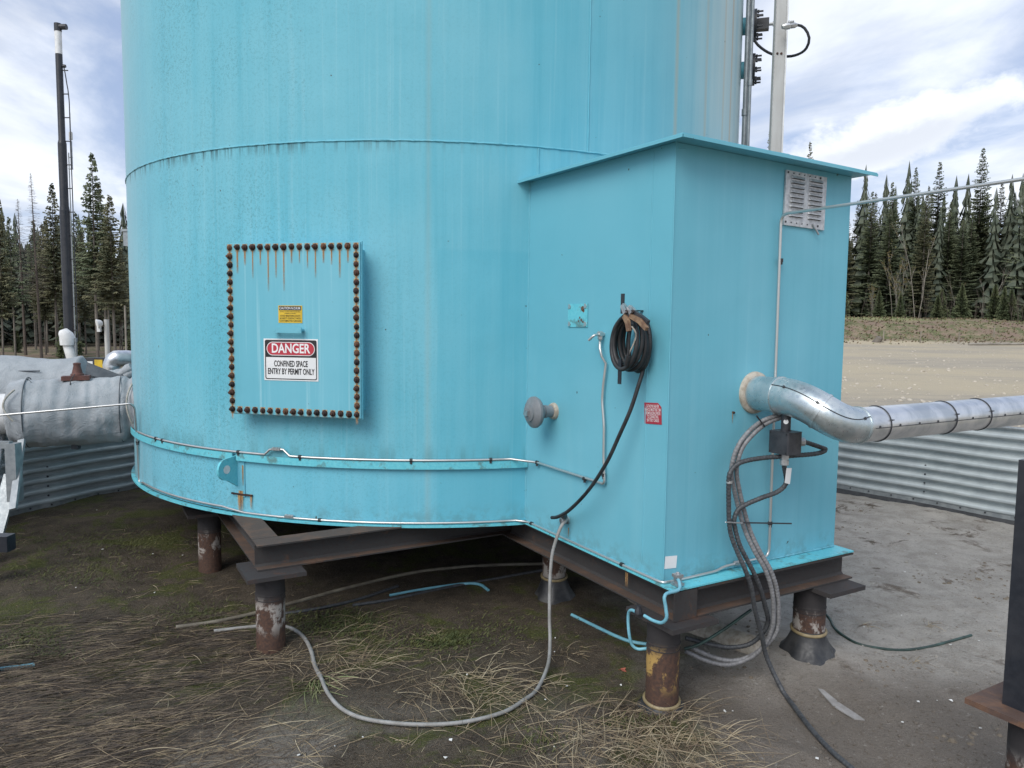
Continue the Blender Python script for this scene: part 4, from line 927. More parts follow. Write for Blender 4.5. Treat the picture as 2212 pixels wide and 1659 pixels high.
def clamp(tip, piv, e1_, e2_, o_):
    root = arm([zc(*tip,o_), zc((tip[0]*.4+piv[0]*.6), (tip[1]*.4+piv[1]*.6), o_), zc(*piv,o_)], [.012,.024,.024], .016, ('clamp', M['zinc']), bc)
    arm([zc(tip[0]-25,tip[1]+25,o_+.022), zc(piv[0]-45,piv[1]+20,o_+.022)], [.012,.022], .014, ('jaw', M['zinc']), root)
    arm([zc(*piv,o_+.002), zc((piv[0]+e1_[0])/2,(piv[1]+e1_[1])/2,o_+.004), zc(*e1_,o_+.004)], [.022,.026,.022], .018, ('grip', M['black_plastic']), root)
    arm([zc(piv[0]-60,piv[1]+60,o_+.02), zc((piv[0]+e2_[0])/2-15,(piv[1]+e2_[1])/2,o_+.024), zc(*e2_,o_+.024)], [.02,.024,.018], .018, ('grip', M['tan_handle']), root)
    m = MB(); m.lathe(zc(piv[0],piv[1]-10,o_+.006), NL, [(0,.008),(.02,.007)], 10); m.build('pivot', M['bolt_rust'], root)
clamp((725,195), (800,330), (850,540), (815,640), .15); clamp((830,225), (900,330), (1130,500), (1105,605), .135)
m = MB(); m.tube(smooth_path([zc(860,560,.16), zc(915,640,.15), zc(930,720,.14), zc(890,850,.14), zc(830,970,.15), zc(800,1040,.155)], .01), .0042, 6); m.build('short_lead', M['rope'], bc, 60)
m = MB(); m.tube(smooth_path([zc(822,645,.17), zc(815,800,.165), zc(805,980,.16), zc(790,1060,.16), zc(765,1180,.155)], .01), [.004]*0 or .0055, 6); m.tube([zc(800,1040,.158), zc(765,1190,.155)], .0125, 8); m.build('short_lead', M['black_rubber'], bc, 60)

# ------------------------------------------------------------------ pale conduit from the shed wall to the ground
cpx = [onL(1226,1123,0), onL(1223,1124,.035), onL(1212,1138,.075), onL(1200,1170,.11), onL(1192,1205,.13), onL(1188,1260,.15), onL(1187,1330,.17), onL(1188,1390,.20)]
gnd = [onF(x, y, .016) for x, y in ((1183,1455),(1160,1495),(1130,1520),(1085,1546),(1000,1567),(900,1572),(800,1562),(742,1540),(708,1503),(690,1460))]
gnd[0] += Z*.03
tk_ = thing('wall_conduit', 'pale grey ribbed conduit dropping from the shed and curving over the grass', 'conduit', gnd[5])
pth = smooth_path(cpx + gnd, .005); m = MB(); m.tube(pth, .0105, 9, rf=lambda L: 1 - .06*(.5+.5*math.cos(2*PI*L/.02))); m.build('conduit_run', M['flex_pale'], tk_, 60)
m = MB(); m.lathe(onL(1226,1123,0), NL, [(0,.026),(.01,.026),(.01,.018),(.02,.018),(.02,.022),(.045,.022),(.05,.014)], 10); m.build('connector', M['zinc'], tk_, 30)
def lay(name, label, pts, r, mat, o=.6, cat='cable', ribs=False, group=None):
    P = [onF(x, y, r*o) for x, y in pts]; pth = smooth_path(P, .006 if ribs else .04); m = MB(); m.tube(pth, r, 8, rf=(lambda L: 1 - .08*(.5+.5*math.cos(2*PI*L/.016))) if ribs else None); ob = m.build(name, mat, None, 60); return tag(ob, label, cat, group)
lay('ground_hose', 'pale hose end curving round the front left pile', [(700,1480),(680,1440),(672,1408),(655,1378),(625,1358),(580,1354),(530,1358),(462,1366)], .012, M['flex_pale'])
lay('ground_conduit', 'long tan conduit lying under the tank behind the front left pile', [(380,1358),(470,1345),(560,1325),(640,1303),(760,1270),(900,1238),(1040,1224),(1175,1220)], .014, M['flex_tan'], ribs=True)
lay('ground_conduit', 'dark frayed conduit just below the long tan one', [(600,1330),(680,1318),(770,1298),(860,1268)], .012, M['flex_dark'], ribs=True)
lay('ground_conduit', 'dark conduit under the short blue cable', [(762,1310),(850,1296),(960,1272),(1080,1250),(1180,1232)], .012, M['flex_dark'], ribs=True)
lay('ground_cable', 'short blue cable in the shade under the tank', [(842,1288),(920,1274),(1000,1263),(1035,1264),(1055,1277)], .011, M['blue_cable'])
lay('ground_cable', 'blue cable on the soil running to the near corner pile', [(1235,1330),(1280,1352),(1330,1376),(1362,1388),(1392,1393),(1430,1397)], .011, M['blue_cable'])
lay('ground_cable', 'blue cable end poking from the straw at the left edge', [(-30,1451),(30,1444),(75,1438)], .011, M['blue_cable'])
lay('ground_cable', 'green and tan cable trailing right from the booted pile', [(1760,1310),(1790,1335),(1806,1362),(1850,1391),(1900,1402),(1950,1406),(2010,1398),(2098,1374)], .0085, M['green_cable'])
lay('ground_cable', 'black cable loop beyond the right edge post', [(2240,1240),(2205,1215),(2192,1195),(2196,1170),(2225,1155)], .010, M['black_rubber'])
gc = [onR(1622,1318,-.02), onR(1560,1362,-.02), onR(1510,1392,-.06), onR(1478,1402,-.10)]
m = MB(); m.tube(smooth_path(gc, .03), .0085, 7); q = m.build('hanging_cable', M['green_cable'], None, 60); tag(q, 'dark green cable slanting down behind the ribbed conduits', 'cable')
# buried pale pipe under the shed
a, b = onF(1478,1348), onF(1648,1408); d = (b-a).normalized()
m = MB(); m.lathe(a - d*.5 + Z*.0, d, [(0,.075),(.5+(b-a).length-.04,.075),(.5+(b-a).length-.012,.066),(.5+(b-a).length,.045)], 24); q = m.build('half_buried_pipe', M['sealant'], None, 40); tag(q, 'pale half buried pipe beneath the shed frame', 'pipe')
# blue ground wire and its clamps at the near corner
gw = thing('ground_wire', 'light blue ground wire clamped at the near corner of the shed', 'wire', uv(-.08, .02, ZB))
m = MB(); m.tube(smooth_path([uv(-.06,.035,ZB+.03), uv(-.10,.012,ZB+.035), uv(-.135,-.02,ZB+.01)] + [onL(x, y, o) for x, y, o in ((1437,1285,.13),(1438,1312,.13),(1440,1334,.13),(1430,1345,.13),(1412,1341,.13),(1392,1330,.13))], .012), .0085, 8); m.build('upper_loop', M['blue_cable'], gw, 60)
m = MB(); m.tube(smooth_path([onL(x, y, o) for x, y, o in ((1374,1322,.10),(1364,1318,.09),(1358,1324,.085),(1357,1345,.085),(1360,1375,.085),(1366,1394,.07),(1378,1402,.05),(1395,1401,.02),(1425,1398,-.06))], .012), .0085, 8); m.build('lower_loop', M['blue_cable'], gw, 60)
m = MB(); k = uv(-.065, .035, ZB); m.box(k + Z*.008, .05, .045, .012, (U,V,Z)); m.box(k + Z*.03, .008, .045, .05, (U,V,Z)); m.box(k + Z*.05, .04, .04, .014, (U,V,Z)); m.lathe(k + Z*.05, Z, [(0,.010),(.014,.010),(.018,.006)], 6); m.build('clamp', M['zinc'], gw)
m = MB(); k = onL(1379, 1320, .11); m.lathe(k - Z*.012, Z, [(0,.02),(.02,.018),(.03,.012),(.038,.012)], 8); m.build('clamp', M['black_plastic'], gw, 30)

# ------------------------------------------------------------------ behind the shed roof: post, conduits and cable
c = atY(1682, 170, 6.25); pst = thing('channel_post', 'pale steel channel post rising behind the shed roof', 'post', (c.x, c.y, GZ))
m = MB(); m.box((c.x, c.y, 2.9), .082, .006, 6.0); m.box((c.x+.041, c.y+.022, 2.9), .006, .05, 6.0); m.box((c.x-.041, c.y+.022, 2.9), .006, .05, 6.0); m.build('channel', M['post_paint'], pst)
m = MB(); m.box((c.x+.052, c.y+.01, 2.9), .012, .02, 6.0); m.build('edge_strip', M['white_paint'], pst)
for yy in (116, 520):
    for dx in (-.02, .012):
        m = MB(); m.lathe((c.x+dx, c.y-.003, atY(1682, yy, c.y).z), (0,-1,0), [(0,.010),(.006,.009)], 8); m.build('bolt', M['bolt_rust'], pst)
for nm, px, yy, rr0, lab, zt0 in (('vertical_conduit', 1611, 6.45, .022, 'thicker of the two galvanised conduits beside the tank edge', 6.0), ('vertical_conduit', 1619.5, 6.4, .014, 'thinner galvanised conduit just right of the thick one', 6.0)):
    c2_ = atY(px, 200, yy); t = thing(nm, lab, 'conduit', (c2_.x, c2_.y, GZ), 'conduits behind the shed')
    m = MB(); m.tube([(c2_.x, c2_.y, GZ), (c2_.x, c2_.y, zt0)], rr0, 12); m.build('pipe', M['galvanised'], t, 40)
    m = MB(); m.tube([(c2_.x, c2_.y, atY(px, 250 if px < 1615 else 185, yy).z), (c2_.x, c2_.y, atY(px, 236 if px < 1615 else 172, yy).z)], rr0*1.3, 12); m.build('coupling', M['galvanised'], t, 40)
lp3 = [atY(x, y, yy) for x, y, yy in ((1698,57,6.15),(1722,54,6.15),(1738,61,6.15),(1748,82,6.15),(1742,104,6.2),(1725,117,6.3),(1700,122,6.4),(1668,117,6.5),(1645,104,6.5),(1630,88,6.5),(1618,60,6.5),(1616,30,6.5),(1618,-20,6.5))]
cl = thing('instrument_cable', 'black cable loop hanging beside the pale post', 'cable', lp3[4])
m = MB(); m.tube(smooth_path(lp3, .03), .011, 8); m.build('cable_run', M['black_rubber'], cl, 60)
d = (lp3[0]-lp3[1]).normalized(); m = MB(); m.lathe(lp3[1], d, [(0,.012),(.02,.022),(.05,.022),(.05,.018),(.06,.018),(.06,.026),(.09,.026),(.12,.016)], 8); m.build('gland', M['zinc'], cl, 30)
q = atY(1640, 322, 5.6); eb = thing('equipment_box', 'small turquoise box peeking over the shed roof', 'box', (q.x, q.y+.2, GZ))
m = MB(); m.box(q + Vector((0,.2,-.13)), .42, .3, .25, (V, U, Z)); m.build('box_body', M['shed_paint'], eb)
m = MB(); m.box(q + Vector((0,.2,0)), .46, .34, .008, (V, U, Z)); m.build('lid', M['shed_paint'], eb)
m = MB(); m.box((q.x, q.y+.2, (q.z-.255+GZ)/2), .1, .1, q.z-.255-GZ, (V, U, Z)); m.build('leg', M['shed_paint'], eb)

# ------------------------------------------------------------------ left side: insulation jackets, pipes, stack
def jacket(name, label, p, q, rad_fn, seed=0, n=90, m_=72, up_=None, wr=.02, mat='fabric', squash=1.0, cat='jacket'):
    p, q = Vector(p), Vector(q); A = (q-p).normalized(); L = (q-p).length; N = (Z - A*Z.dot(A)).normalized(); S = A.cross(N); rg = random.Random(seed)
    ws = [(rg.uniform(1.5,6), rg.randint(1,7), rg.uniform(0,6), rg.uniform(.2,1)) for _ in range(14)]; vs = []
    for i in range(n+1):
        t = i/n
        for k in range(m_):
            a = 2*PI*k/m_; wv = sum(am*math.sin(f*t*5 + j*a + ph_)*max(0, math.sin(f*1.7*t*3 - j*a*.5 + ph_*2))**2 for f, j, ph_, am in ws)
            fine = math.sin(a*23 + 3*math.sin(t*40))*math.exp(-min(t, 1-t)*26)*.5
            r = rad_fn(t) * (1 + wr*wv*.55 + wr*fine)
            r *= 1 - .05*max(0, -math.sin(a)-.6)*0
            vs.append(p + A*(L*t) + (N*math.cos(a) + S*math.sin(a)*squash)*r - Z*(.012*math.sin(PI*t)))
    mb = MB(); mb.add(vs, [(i*m_+k, i*m_+(k+1)%m_, (i+1)*m_+(k+1)%m_, (i+1)*m_+k) for i in range(n) for k in range(m_)] + [tuple(range(m_-1,-1,-1)), tuple(n*m_+k for k in range(m_))]); return mb
ja = atY(297, 880, 6.28); jq = atY(18, 893, 5.93)
def jr(t):
    r = .272
    if t < .10: r = .225 + .085*abs(t-.045)/.045 if t < .09 else .29
    if t < .09: return .245 + .055*((.05-t)/.05 if t < .05 else (t-.05)/.05*.6)
    if t > .84: return .278 - .05*((t-.84)/.16)**1.6 - (.06 if t > .985 else 0)
    return r
J1 = thing('insulation_jacket', 'near grey quilted insulation jacket strapped round a tank nozzle', 'insulation', ja - Z*.3, 'grey insulation jackets')
jacket('', '', ja, jq, jr, 3, wr=.05).build('cover', M['fabric'], J1, 70)
A = (jq-ja).normalized(); Lj = (jq-ja).length; sd_ = A.cross(Z).normalized(); sd_ = sd_ if sd_.y < 0 else -sd_
for t0, t1, a0, a1 in ((.02,.06,.8,-.35),(.90,.97,.75,-.1)):
    m = MB(); P = [ja + A*(Lj*(t0 + (t1-t0)*math.sin(PI*i/16))) + (sd_*math.cos(a0+(a1-a0)*i/16) + Z*math.sin(a0+(a1-a0)*i/16))*.30 for i in range(17)]; m.tube(P, .008, 7); m.build('draw_cord', M['rope'], J1, 60)
for t0 in (.12, .845):
    m = MB(); P = [ja + A*(Lj*t0) + (sd_*math.cos(2*PI*i/50) + Z*math.sin(2*PI*i/50))*.281 for i in range(50)]; m.tube(P, .004, 5, closed=True); m.build('seam', M['fabric_dark'], J1, 60)
m = MB(); q = ja + A*(Lj*.50) - Z*.285; m.box(q, .05, .05, .07); m.build('strap_end', M['fabric_dark'], J1)
q = ja + A*(Lj*.83) + Z*.27 + sd_*.05; m = MB(); m.add([q, q+A*.10-Z*.10+sd_*.05, q+A*.06-Z*.14+sd_*.1, q-A*.03-Z*.02+sd_*.06, q+Z*.012, q+A*.10-Z*.09+sd_*.06], [(0,1,2,3),(4,5,1,0)]); m.build('loose_flap', M['fabric_dark'], J1)
# valve yoke poking out of the jacket
vq = ja + A*(Lj*.47) + Z*.275; vs_ = thing('valve_stem', 'rusty valve stem and clamp bars on the near jacket', 'valve', vq)
m = MB(); m.lathe(vq, Z, [(0,.05),(.02,.05),(.03,.04),(.09,.026),(.11,.03),(.115,.018)], 16); m.build('stem_cap', M['valve_rust'], vs_, 30)
for k, (zz, ll_) in enumerate(((-.055,.28),(-.005,.20))): m = MB(); m.box(vq + Z*zz + sd_*.06, ll_, .10, .035, (A, sd_, Z)); m.build('clamp_bar', M['valve_rust'], vs_)
m = MB(); m.tube(smooth_path([vq + sd_*.12 + Z*.03, vq + sd_*.15 + A*.03 - Z*.03, vq + sd_*.15 + A*.02 - Z*.12], .02), .004, 6); m.build('wire', M['black_rubber'], vs_, 60)
# clad pipe continuing from the jacket to the left
lpz = thing('left_clad_pipe', 'white clad pipe leaving the near jacket at the left edge', 'pipe', jq)
m = MB(); m.tube([jq - A*.15, jq + A*1.6], .16, 36); m.build('cladding', M['white_paint'], lpz, 40)
m = MB(); m.tube([jq + A*.6 - Z*.33, jq + A*1.6 - Z*.33], .05, 16); m.build('lower_pipe', M['clad_metal'], lpz, 40)
# second, boxy jacket behind
q0 = atY(190, 843, 6.95); q1 = atY(-170, 850, 6.6)
J2 = thing('insulation_jacket', 'boxy grey insulation jacket furthest left, behind the near one', 'insulation', q0 - Z*.4, 'grey insulation jackets')
jacket('', '', q0, q1, lambda t: .12+.20*min(1, t/.03)**.5 if t < .03 else .32 - .02*math.sin(t*9), 8, wr=.016).build('cover', M['fabric'], J2, 70)
m = MB(); A2 = (q1-q0).normalized(); P = [q0 + A2*(.25+.06*i) + Vector((0,-.25,.20)) for i in range(26)]; m.tube(P, .006, 5); m.build('hem', M['fabric_dark'], J2, 60)
m = MB(); m.tube([atY(-10, 860, 6.3), atY(12, 858, 6.3)], .035, 10); m.build('strap_end', M['fabric_dark'], J2)
# third jacket at the tank, with open flaps
q0 = atY(296, 832, 6.75); q1 = atY(176, 842, 6.62)
J3 = thing('insulation_jacket', 'loose grey insulation jacket with open flaps next to the tank', 'insulation', q0 - Z*.2, 'grey insulation jackets')
jacket('', '', q0, q1, lambda t: .15 + .02*math.sin(t*6), 5, wr=.03).build('cover', M['fabric'], J3, 70)
for pts_, mt in ((((188,782),(292,822),(288,834),(184,808)), 'fabric_dark'), (((180,806),(262,828),(250,840),(176,826)), 'fabric_dark')):
    P = [atY(x, y, 6.42 - .04*i) for i, (x, y) in enumerate(pts_)]; m = MB(); m.prism(P, (P[1]-P[0]).cross(P[3]-P[0]).normalized()*.012); m.build('flap', M[mt], J3)
for (xa, ya), (xb, yb), r_ in (((195,822),(285,796),.045), ((190,830),(288,806),.04)):
    a, b = atY(xa, ya, 6.46), atY(xb, yb, 6.5); pth = [a + (b-a)*t + Z*(.02*math.sin(t*7)) for t in [i/12 for i in range(13)]]; m = MB(); m.tube(pth, [r_*(.8+.25*math.sin(i*1.3)) for i in range(13)], 14); m.build('rolled_edge', M['fabric'], J3, 70)
# clad riser with a fabric hood
a, b = atY(167, 812, 9.3), atY(147, 742, 9.3)
hp = thing('hooded_riser', 'white clad riser pipe with a grey fabric hood', 'pipe', (a.x, a.y, GZ))
m = MB(); m.tube([Vector((a.x, a.y, GZ)) + (a-b)*.0, a, b], .064, 20); m.build('riser', M['white_paint'], hp, 40)
m = MB(); m.tube([b - Z*.02, b + Z*.04 - Vector((.0,0,0)), b + Z*.09 - Vector((.02,0,0)), b + Z*.12 - Vector((.05,0,-.0)), b + Z*.125 - Vector((.09,0,.0))], [.088,.092,.086,.076,.04], 16); m.build('hood', M['white_paint'], hp, 60)
m = MB(); m.box(b + Vector((.10,0,-.22)), .012, .03, .55); m.lathe(b + Vector((.095,0,.02)), Z, [(0,.02),(.05,.02)], 8); m.build('bracket', M['galvanised'], hp)
# tall black vent stack
sx = atY(150, 735, 13.5); st = thing('vent_stack', 'tall black vent stack with a white top section', 'stack', (sx.x, sx.y, tz(sx.x, sx.y)))
X0, Y0 = sx.x, sx.y; zs = lambda y: atY(136, y, Y0).z
m = MB(); m.tube([(X0,Y0,tz(X0,Y0)-.2), (X0,Y0,zs(455))], .082, 24); m.build('lower_pipe', M['black_paint'], st, 40)
m = MB(); m.lathe((X0,Y0,zs(455)), Z, [(0,.082),(.08,.070),(zs(310)-zs(455),.070)], 24); m.build('middle_pipe', M['black_paint'], st, 40)
m = MB(); m.lathe((X0,Y0,zs(310)), Z, [(0,.070),(.06,.056),(zs(117)-zs(310),.056)], 24); m.build('upper_pipe', M['black_paint'], st, 40)
m = MB(); m.tube([(X0,Y0,zs(117)), (X0,Y0,zs(68))], .056, 20); m.build('white_section', M['white_paint'], st, 40)
m = MB(); m.tube([(X0,Y0,zs(68)), (X0,Y0,zs(51))], .060, 20); m.tube([(X0,Y0,zs(58)), (X0+.15,Y0,zs(58))], .048, 18); m.build('outlet', M['black_paint'], st, 40)
m = MB(); rpx = X0 + .150; m.tube(smooth_path([(X0+.08,Y0,zs(145)), (X0+.10,Y0,zs(160)), (X0+.12,Y0,zs(180)), (rpx,Y0,zs(215)), (rpx,Y0,zs(300)), (rpx,Y0,zs(735))], .1), .009, 7); m.build('side_tube', M['black_paint'], st, 60)
m = MB(); m.lathe((X0+.05,Y0,zs(143)), (1,0,0), [(0,.02),(.03,.032),(.06,.026)], 10); m.build('vent_cap', M['black_paint'], st, 40)
for yy in range(152, 720, 51): m = MB(); m.tube([(X0+.05,Y0,zs(yy)), (rpx,Y0,zs(yy))], .010, 7); m.build('standoff', M['black_paint'], st, 60)
# whip aerial beside it
ax_ = atY(153, 300, 13.9); an = thing('radio_aerial', 'thin grey whip aerial on a bracket right of the stack', 'aerial', (ax_.x, ax_.y, tz(ax_.x, ax_.y)))
za = lambda y: atY(152, y, 13.9).z
m = MB(); m.tube([(ax_.x-.05,ax_.y,tz(ax_.x,ax_.y)), (ax_.x-.05,ax_.y,za(330))], .012, 6); m.build('mast', M['galvanised'], an, 60)
m = MB(); m.tube([(ax_.x,ax_.y,za(330)), (ax_.x,ax_.y,za(243))], .009, 6); m.lathe((ax_.x,ax_.y,za(302)), Z, [(0,.03),(.13,.03),(.15,.012)], 10); m.build('whip', M['post_paint'], an, 40)
m = MB(); m.tube([(ax_.x,ax_.y,za(366)), (ax_.x,ax_.y,za(305))], .02, 8); m.tube([(ax_.x-.06,ax_.y,za(365)), (ax_.x+.02,ax_.y,za(365))], .012, 6); m.tube([(ax_.x-.06,ax_.y,za(340)), (ax_.x+.02,ax_.y,za(340))], .010, 6); m.build('mount', M['galvanised'], an, 40)
# white lamp pole, instrument box and stake beyond the wall
c = atY(233, 790, 12.2); po = thing('lamp_pole', 'white pole with a small floodlight between stack and tank', 'pole', (c.x, c.y, tz(c.x, c.y)))
m = MB(); m.tube([(c.x,c.y,tz(c.x,c.y)-.1), (c.x,c.y,atY(232,690,c.y).z)], .036, 14); m.build('pole', M['post_paint'], po, 40)
m = MB(); h = atY(226, 698, c.y); m.lathe(h + Vector((-.03,-.05,0)), (-.7,-.6,-.2), [(-.02,.03),(.0,.05),(.06,.075),(.065,.07)], 14); m.tube([h, (c.x,c.y,h.z)], .015, 6); m.build('floodlight', M['white_paint'], po, 40)
m = MB(); m.box(h + Vector((-.06,-.06,-.10)), .05, .05, .08); m.build('lamp_sensor', M['white_paint'], po)
q = atY(210, 789, 9.0); ib = thing('instrument_box', 'small black box with white and yellow stickers behind the jackets', 'instrument box', (q.x, q.y, tz(q.x, q.y)))
m = MB(); m.box(q, .235, .12, .185); m.build('box_body', M['black_plastic'], ib)
for dx, ww, mt in ((-.055,.07,'sign_white'), (.05,.095,'sign_yellow')): m = MB(); m.box(q + Vector((dx,-.0615,.0)), ww, .002, .14 if mt == 'sign_yellow' else .10); m.build('sticker', M[mt], ib)
m = MB(); m.box((q.x, q.y, (q.z-.09+tz(q.x,q.y))/2), .05, .05, q.z-.09-tz(q.x,q.y)); m.build('stand', M['black_plastic'], ib)
m = MB(); m.tube([q + Vector((.118,0,.02)), q + Vector((.19,0,.025))], .022, 10); m.tube(smooth_path([q + Vector((.19,0,.025)), q + Vector((.25,0,-.03)), q + Vector((.28,0,-.12)), q + Vector((.28,0,-.4))], .03), .014, 7); m.build('gland', M['zinc'], ib, 50)
q = atY(273, 765, 40); m = MB(); m.tube([(q.x,q.y,tz(q.x,q.y)-.2), (q.x,q.y,atY(272,660,40).z)], .05, 8); ob = m.build('marker_stake', M['pale_bark'], None, 50); tag(ob, 'slim pale marker stake just left of the tank edge', 'stake')
# silver elbow behind the tank
e = [atY(242,815,8.6), atY(243,785,8.6), atY(252,775,8.6), atY(285,775,8.7), atY(330,776,8.8)]
sp = thing('silver_elbow_pipe', 'bright silver clad pipe elbow just behind the left tank edge', 'pipe', Vector((e[0].x, e[0].y, GZ)))
m = MB(); m.tube([Vector((e[0].x,e[0].y,GZ)), e[0]], .085, 24); m.build('riser', M['clad_metal'], sp, 40)
m = MB(); m.tube(smooth_path(e[:4], .03), [.095]*len(smooth_path(e[:4], .03)), 24, rf=lambda L: 1+.03*math.sin(L*60)); m.build('elbow', M['clad_metal'], sp, 40)
m = MB(); m.tube(e[3:], .075, 24); m.build('run', M['clad_metal'], sp, 40)
# galvanised stair frame at the left edge
ft = atY(26, 960, 5.35); sf = thing('stair_frame', 'galvanised stair stringer and post at the left edge', 'stairs', (ft.x, ft.y, GZ))
yf = 5.35; a, b = atY(22, 957, yf), atY(31, 1082, yf)
m = MB(); m.box((a.x+.02, yf, (a.z+b.z)/2), .075, .075, a.z-b.z); m.build('upright', M['galvanised'], sf)
for (xa, ya), (xb, yb), w_ in (((47,950),(28,1100),.05), ((26,1025),(-32,1240),.11)):
    p_, q_2 = atY(xa, ya, yf+.15), atY(xb, yb, yf-.15); d = (q_2-p_).normalized(); s = d.cross(Vector((0,1,0))).normalized(); m = MB(); m.box((p_+q_2)/2, (q_2-p_).length, .02, w_, (d, d.cross(s).normalized(), s)); m.build('stringer', M['galvanised'], sf)
m = MB(); p_, q_2 = atY(-90, 958, yf), atY(24, 962, yf); m.box((p_+q_2)/2, (q_2-p_).length, .04, .05); m.build('rail', M['galvanised'], sf)
for k in range(3): 
    p_ = atY(-20 + 14*k, 925, 6.0); q_2 = atY(-60 + 14*k, 1200, 5.6); m = MB(); m.tube([p_, q_2], .022, 8); m.build('handrail', M['galvanised'], sf, 50)
p_ = atY(-55, 1172, 3.9); q_2 = atY(30, 1172, 3.95); eb_ = thing('beam_end', 'dark steel beam end sticking in at the left edge', 'beam', (p_.x, p_.y, GZ))
m = MB(); c = (p_+q_2)/2; m.box(c, (q_2-p_).length, .07, .085); m.build('beam', M['black_paint'], eb_)
m = MB(); m.box((p_.x+.03, p_.y, (c.z-.043+GZ-.05)/2), .08, .07, c.z-.043-GZ+.05); m.build('leg', M['black_paint'], eb_)

# ------------------------------------------------------------------ grass, straw, moss, litter
def strands(name, label, cat, specs, *mats):
    """specs: list of (base, dir2d angle, length, lift, width, droop)"""
    V_, F_, MI = [], [], []; rq = random.Random(len(specs))
    for base, an, L, lift, wd, curl in specs:
        d = Vector((math.cos(an), math.sin(an), 0)); s = Vector((-d.y, d.x, 0))*wd; n = 4; b = len(V_); kink = random.uniform(-.5,.5)
        for i in range(n+1):
            t = i/n; p = base + d*(L*t) + Z*(lift*L*(t - curl*t*t)) + Vector((-d.y, d.x, 0))*(kink*L*t*t*.6)
            p.z = max(p.z, base.z + .002)
            w_ = s*(1-t*.75); V_ += [tuple(p-w_), tuple(p+w_+Z*wd*.6)]
        F_ += [(b+2*i, b+2*i+1, b+2*i+3, b+2*i+2) for i in range(n)]; MI += [rq.randrange(len(mats))]*n
    me = bpy.data.meshes.new(name); me.from_pydata(V_, [], F_); [me.materials.append(M[q]) for q in mats]; me.polygons.foreach_set('material_index', MI); o = link(name, me); return tag(o, label, cat, kind='stuff')
rg = random.Random(5); dead = []; flatS = []; green = []; moss = []
def tuft(x, y, n, L, spread=.06, lift=.45, bias=None, out=dead, w_=.0016):
    c = onF(x, y)
    for _ in range(n):
        a = rg.uniform(0, 2*PI) if bias is None else rg.gauss(bias, .7); q = c + Vector((rg.gauss(0,spread), rg.gauss(0,spread), 0)); q.z = fz(q.x, q.y)
        out.append((q, a, L*rg.uniform(.35,1.15), lift*rg.uniform(.1,1.2), w_*rg.uniform(.6,1.3), rg.uniform(.6,1.25)))
for x, y, n, L, sp in ((660,1440,40,.25,.12),(690,1470,60,.24,.08),(720,1435,60,.30,.12),(790,1425,50,.28,.10),(860,1415,40,.25,.12),(900,1370,40,.16,.10),(780,1345,35,.2,.12),(980,1430,30,.14,.1),(1020,1470,60,.3,.12),(1080,1450,40,.16,.1),(1130,1400,30,.10,.08),(1225,1410,36,.10,.06),
                       (960,1480,50,.3,.1),(1060,1500,60,.28,.1),(880,1500,50,.3,.1),(1100,1520,40,.3,.1),(1200,1480,24,.14,.06),(1290,1590,150,.30,.16),(1400,1620,190,.30,.20),(1340,1640,190,.28,.2),(1480,1600,120,.28,.14),(1180,1620,90,.3,.16),(1240,1560,70,.26,.12),(1430,1570,90,.28,.1),(1100,1580,30,.28,.14),(1500,1640,120,.26,.14),
                       (940,1550,24,.3,.12),(1865,1352,22,.14,.015),(2005,1352,16,.12,.015),(1980,1432,16,.13,.02),(560,1425,36,.25,.1),(480,1440,20,.25,.1),(640,1400,20,.2,.1),(930,1365,20,.12,.05)):
    tuft(x, y, n, L, sp)
tuft(690, 1470, 46, .20, .03, .55, -1.9, green, .0034); tuft(682, 1490, 24, .20, .03, .4, -2.2, green, .003)
# flattened brown straw swept left to right
for _ in range(14500):
    x, y = rg.uniform(-60, 760), rg.uniform(1330, 1680); k = (x < 120) + (y > 1350 + x*.12)
    dens = math.exp(-((y - (1455 - .15*x))/110)**2)*(1.0 if x < 420 else math.exp(-((x-420)/200)**2)) + (.55 if y > 1540 and x < 520 else 0)*math.exp(-max(0, x-330)**2/22000)
    if rg.random() > dens: continue
    q = onF(x, y); flatS.append((q, rg.gauss(.40, .30) + (PI if rg.random() < .5 else 0), rg.uniform(.06,.26), rg.uniform(.02,.30), rg.uniform(.0007,.0019), 1.0))
for _ in range(170):
    x, y = rg.uniform(-60, 700), rg.uniform(1500, 1690); tuft(x, y, 2, .26, .05, .22, .5, flatS, .0013)
for _ in range(60):
    x, y = rg.uniform(-60, 700), rg.uniform(1540, 1690); tuft(x, y, 2, .26, .05, .25, .5)
for _ in range(110):
    x, y = rg.uniform(300, 1300), rg.uniform(1400, 1660); tuft(x, y, 2, .14, .04, .3)
for _ in range(160):
    x, y = rg.uniform(0, 560), rg.uniform(1110, 1420); tuft(x, y, 2, .14, .03, .25)
for cx, cy, rx_, ry_, n in ((740,1350,120,35,2600),(960,1385,80,20,900),(60,1390,110,45,1500),(260,1170,260,40,2600),(160,1240,180,40,1300),(900,1390,110,25,700),(430,1330,120,40,700),(1080,1360,120,40,700),(1170,1600,60,30,300),(1370,1560,90,20,400),(620,1330,60,20,300)):
    for _ in range(n):
        q = onF(cx + rg.gauss(0,.5)*rx_, cy + rg.gauss(0,.5)*ry_); moss.append((q, rg.uniform(0,2*PI), rg.uniform(.008,.024), rg.uniform(.5,1.4), rg.uniform(.0016,.0034), .3))
for _ in range(17000):
    x, y = rg.uniform(-40, 1500), rg.uniform(1080, 1680); q = onF(x, y)
    if q.x < 1.0: flatS.append((q, rg.uniform(0,2*PI), rg.uniform(.012,.05), rg.uniform(.05,.4), rg.uniform(.0006,.0013), .9))
strands('dead_grass', 'bleached dry grass tangles along the front', 'grass', dead, 'straw', 'straw', 'straw_pale', 'straw_flat')
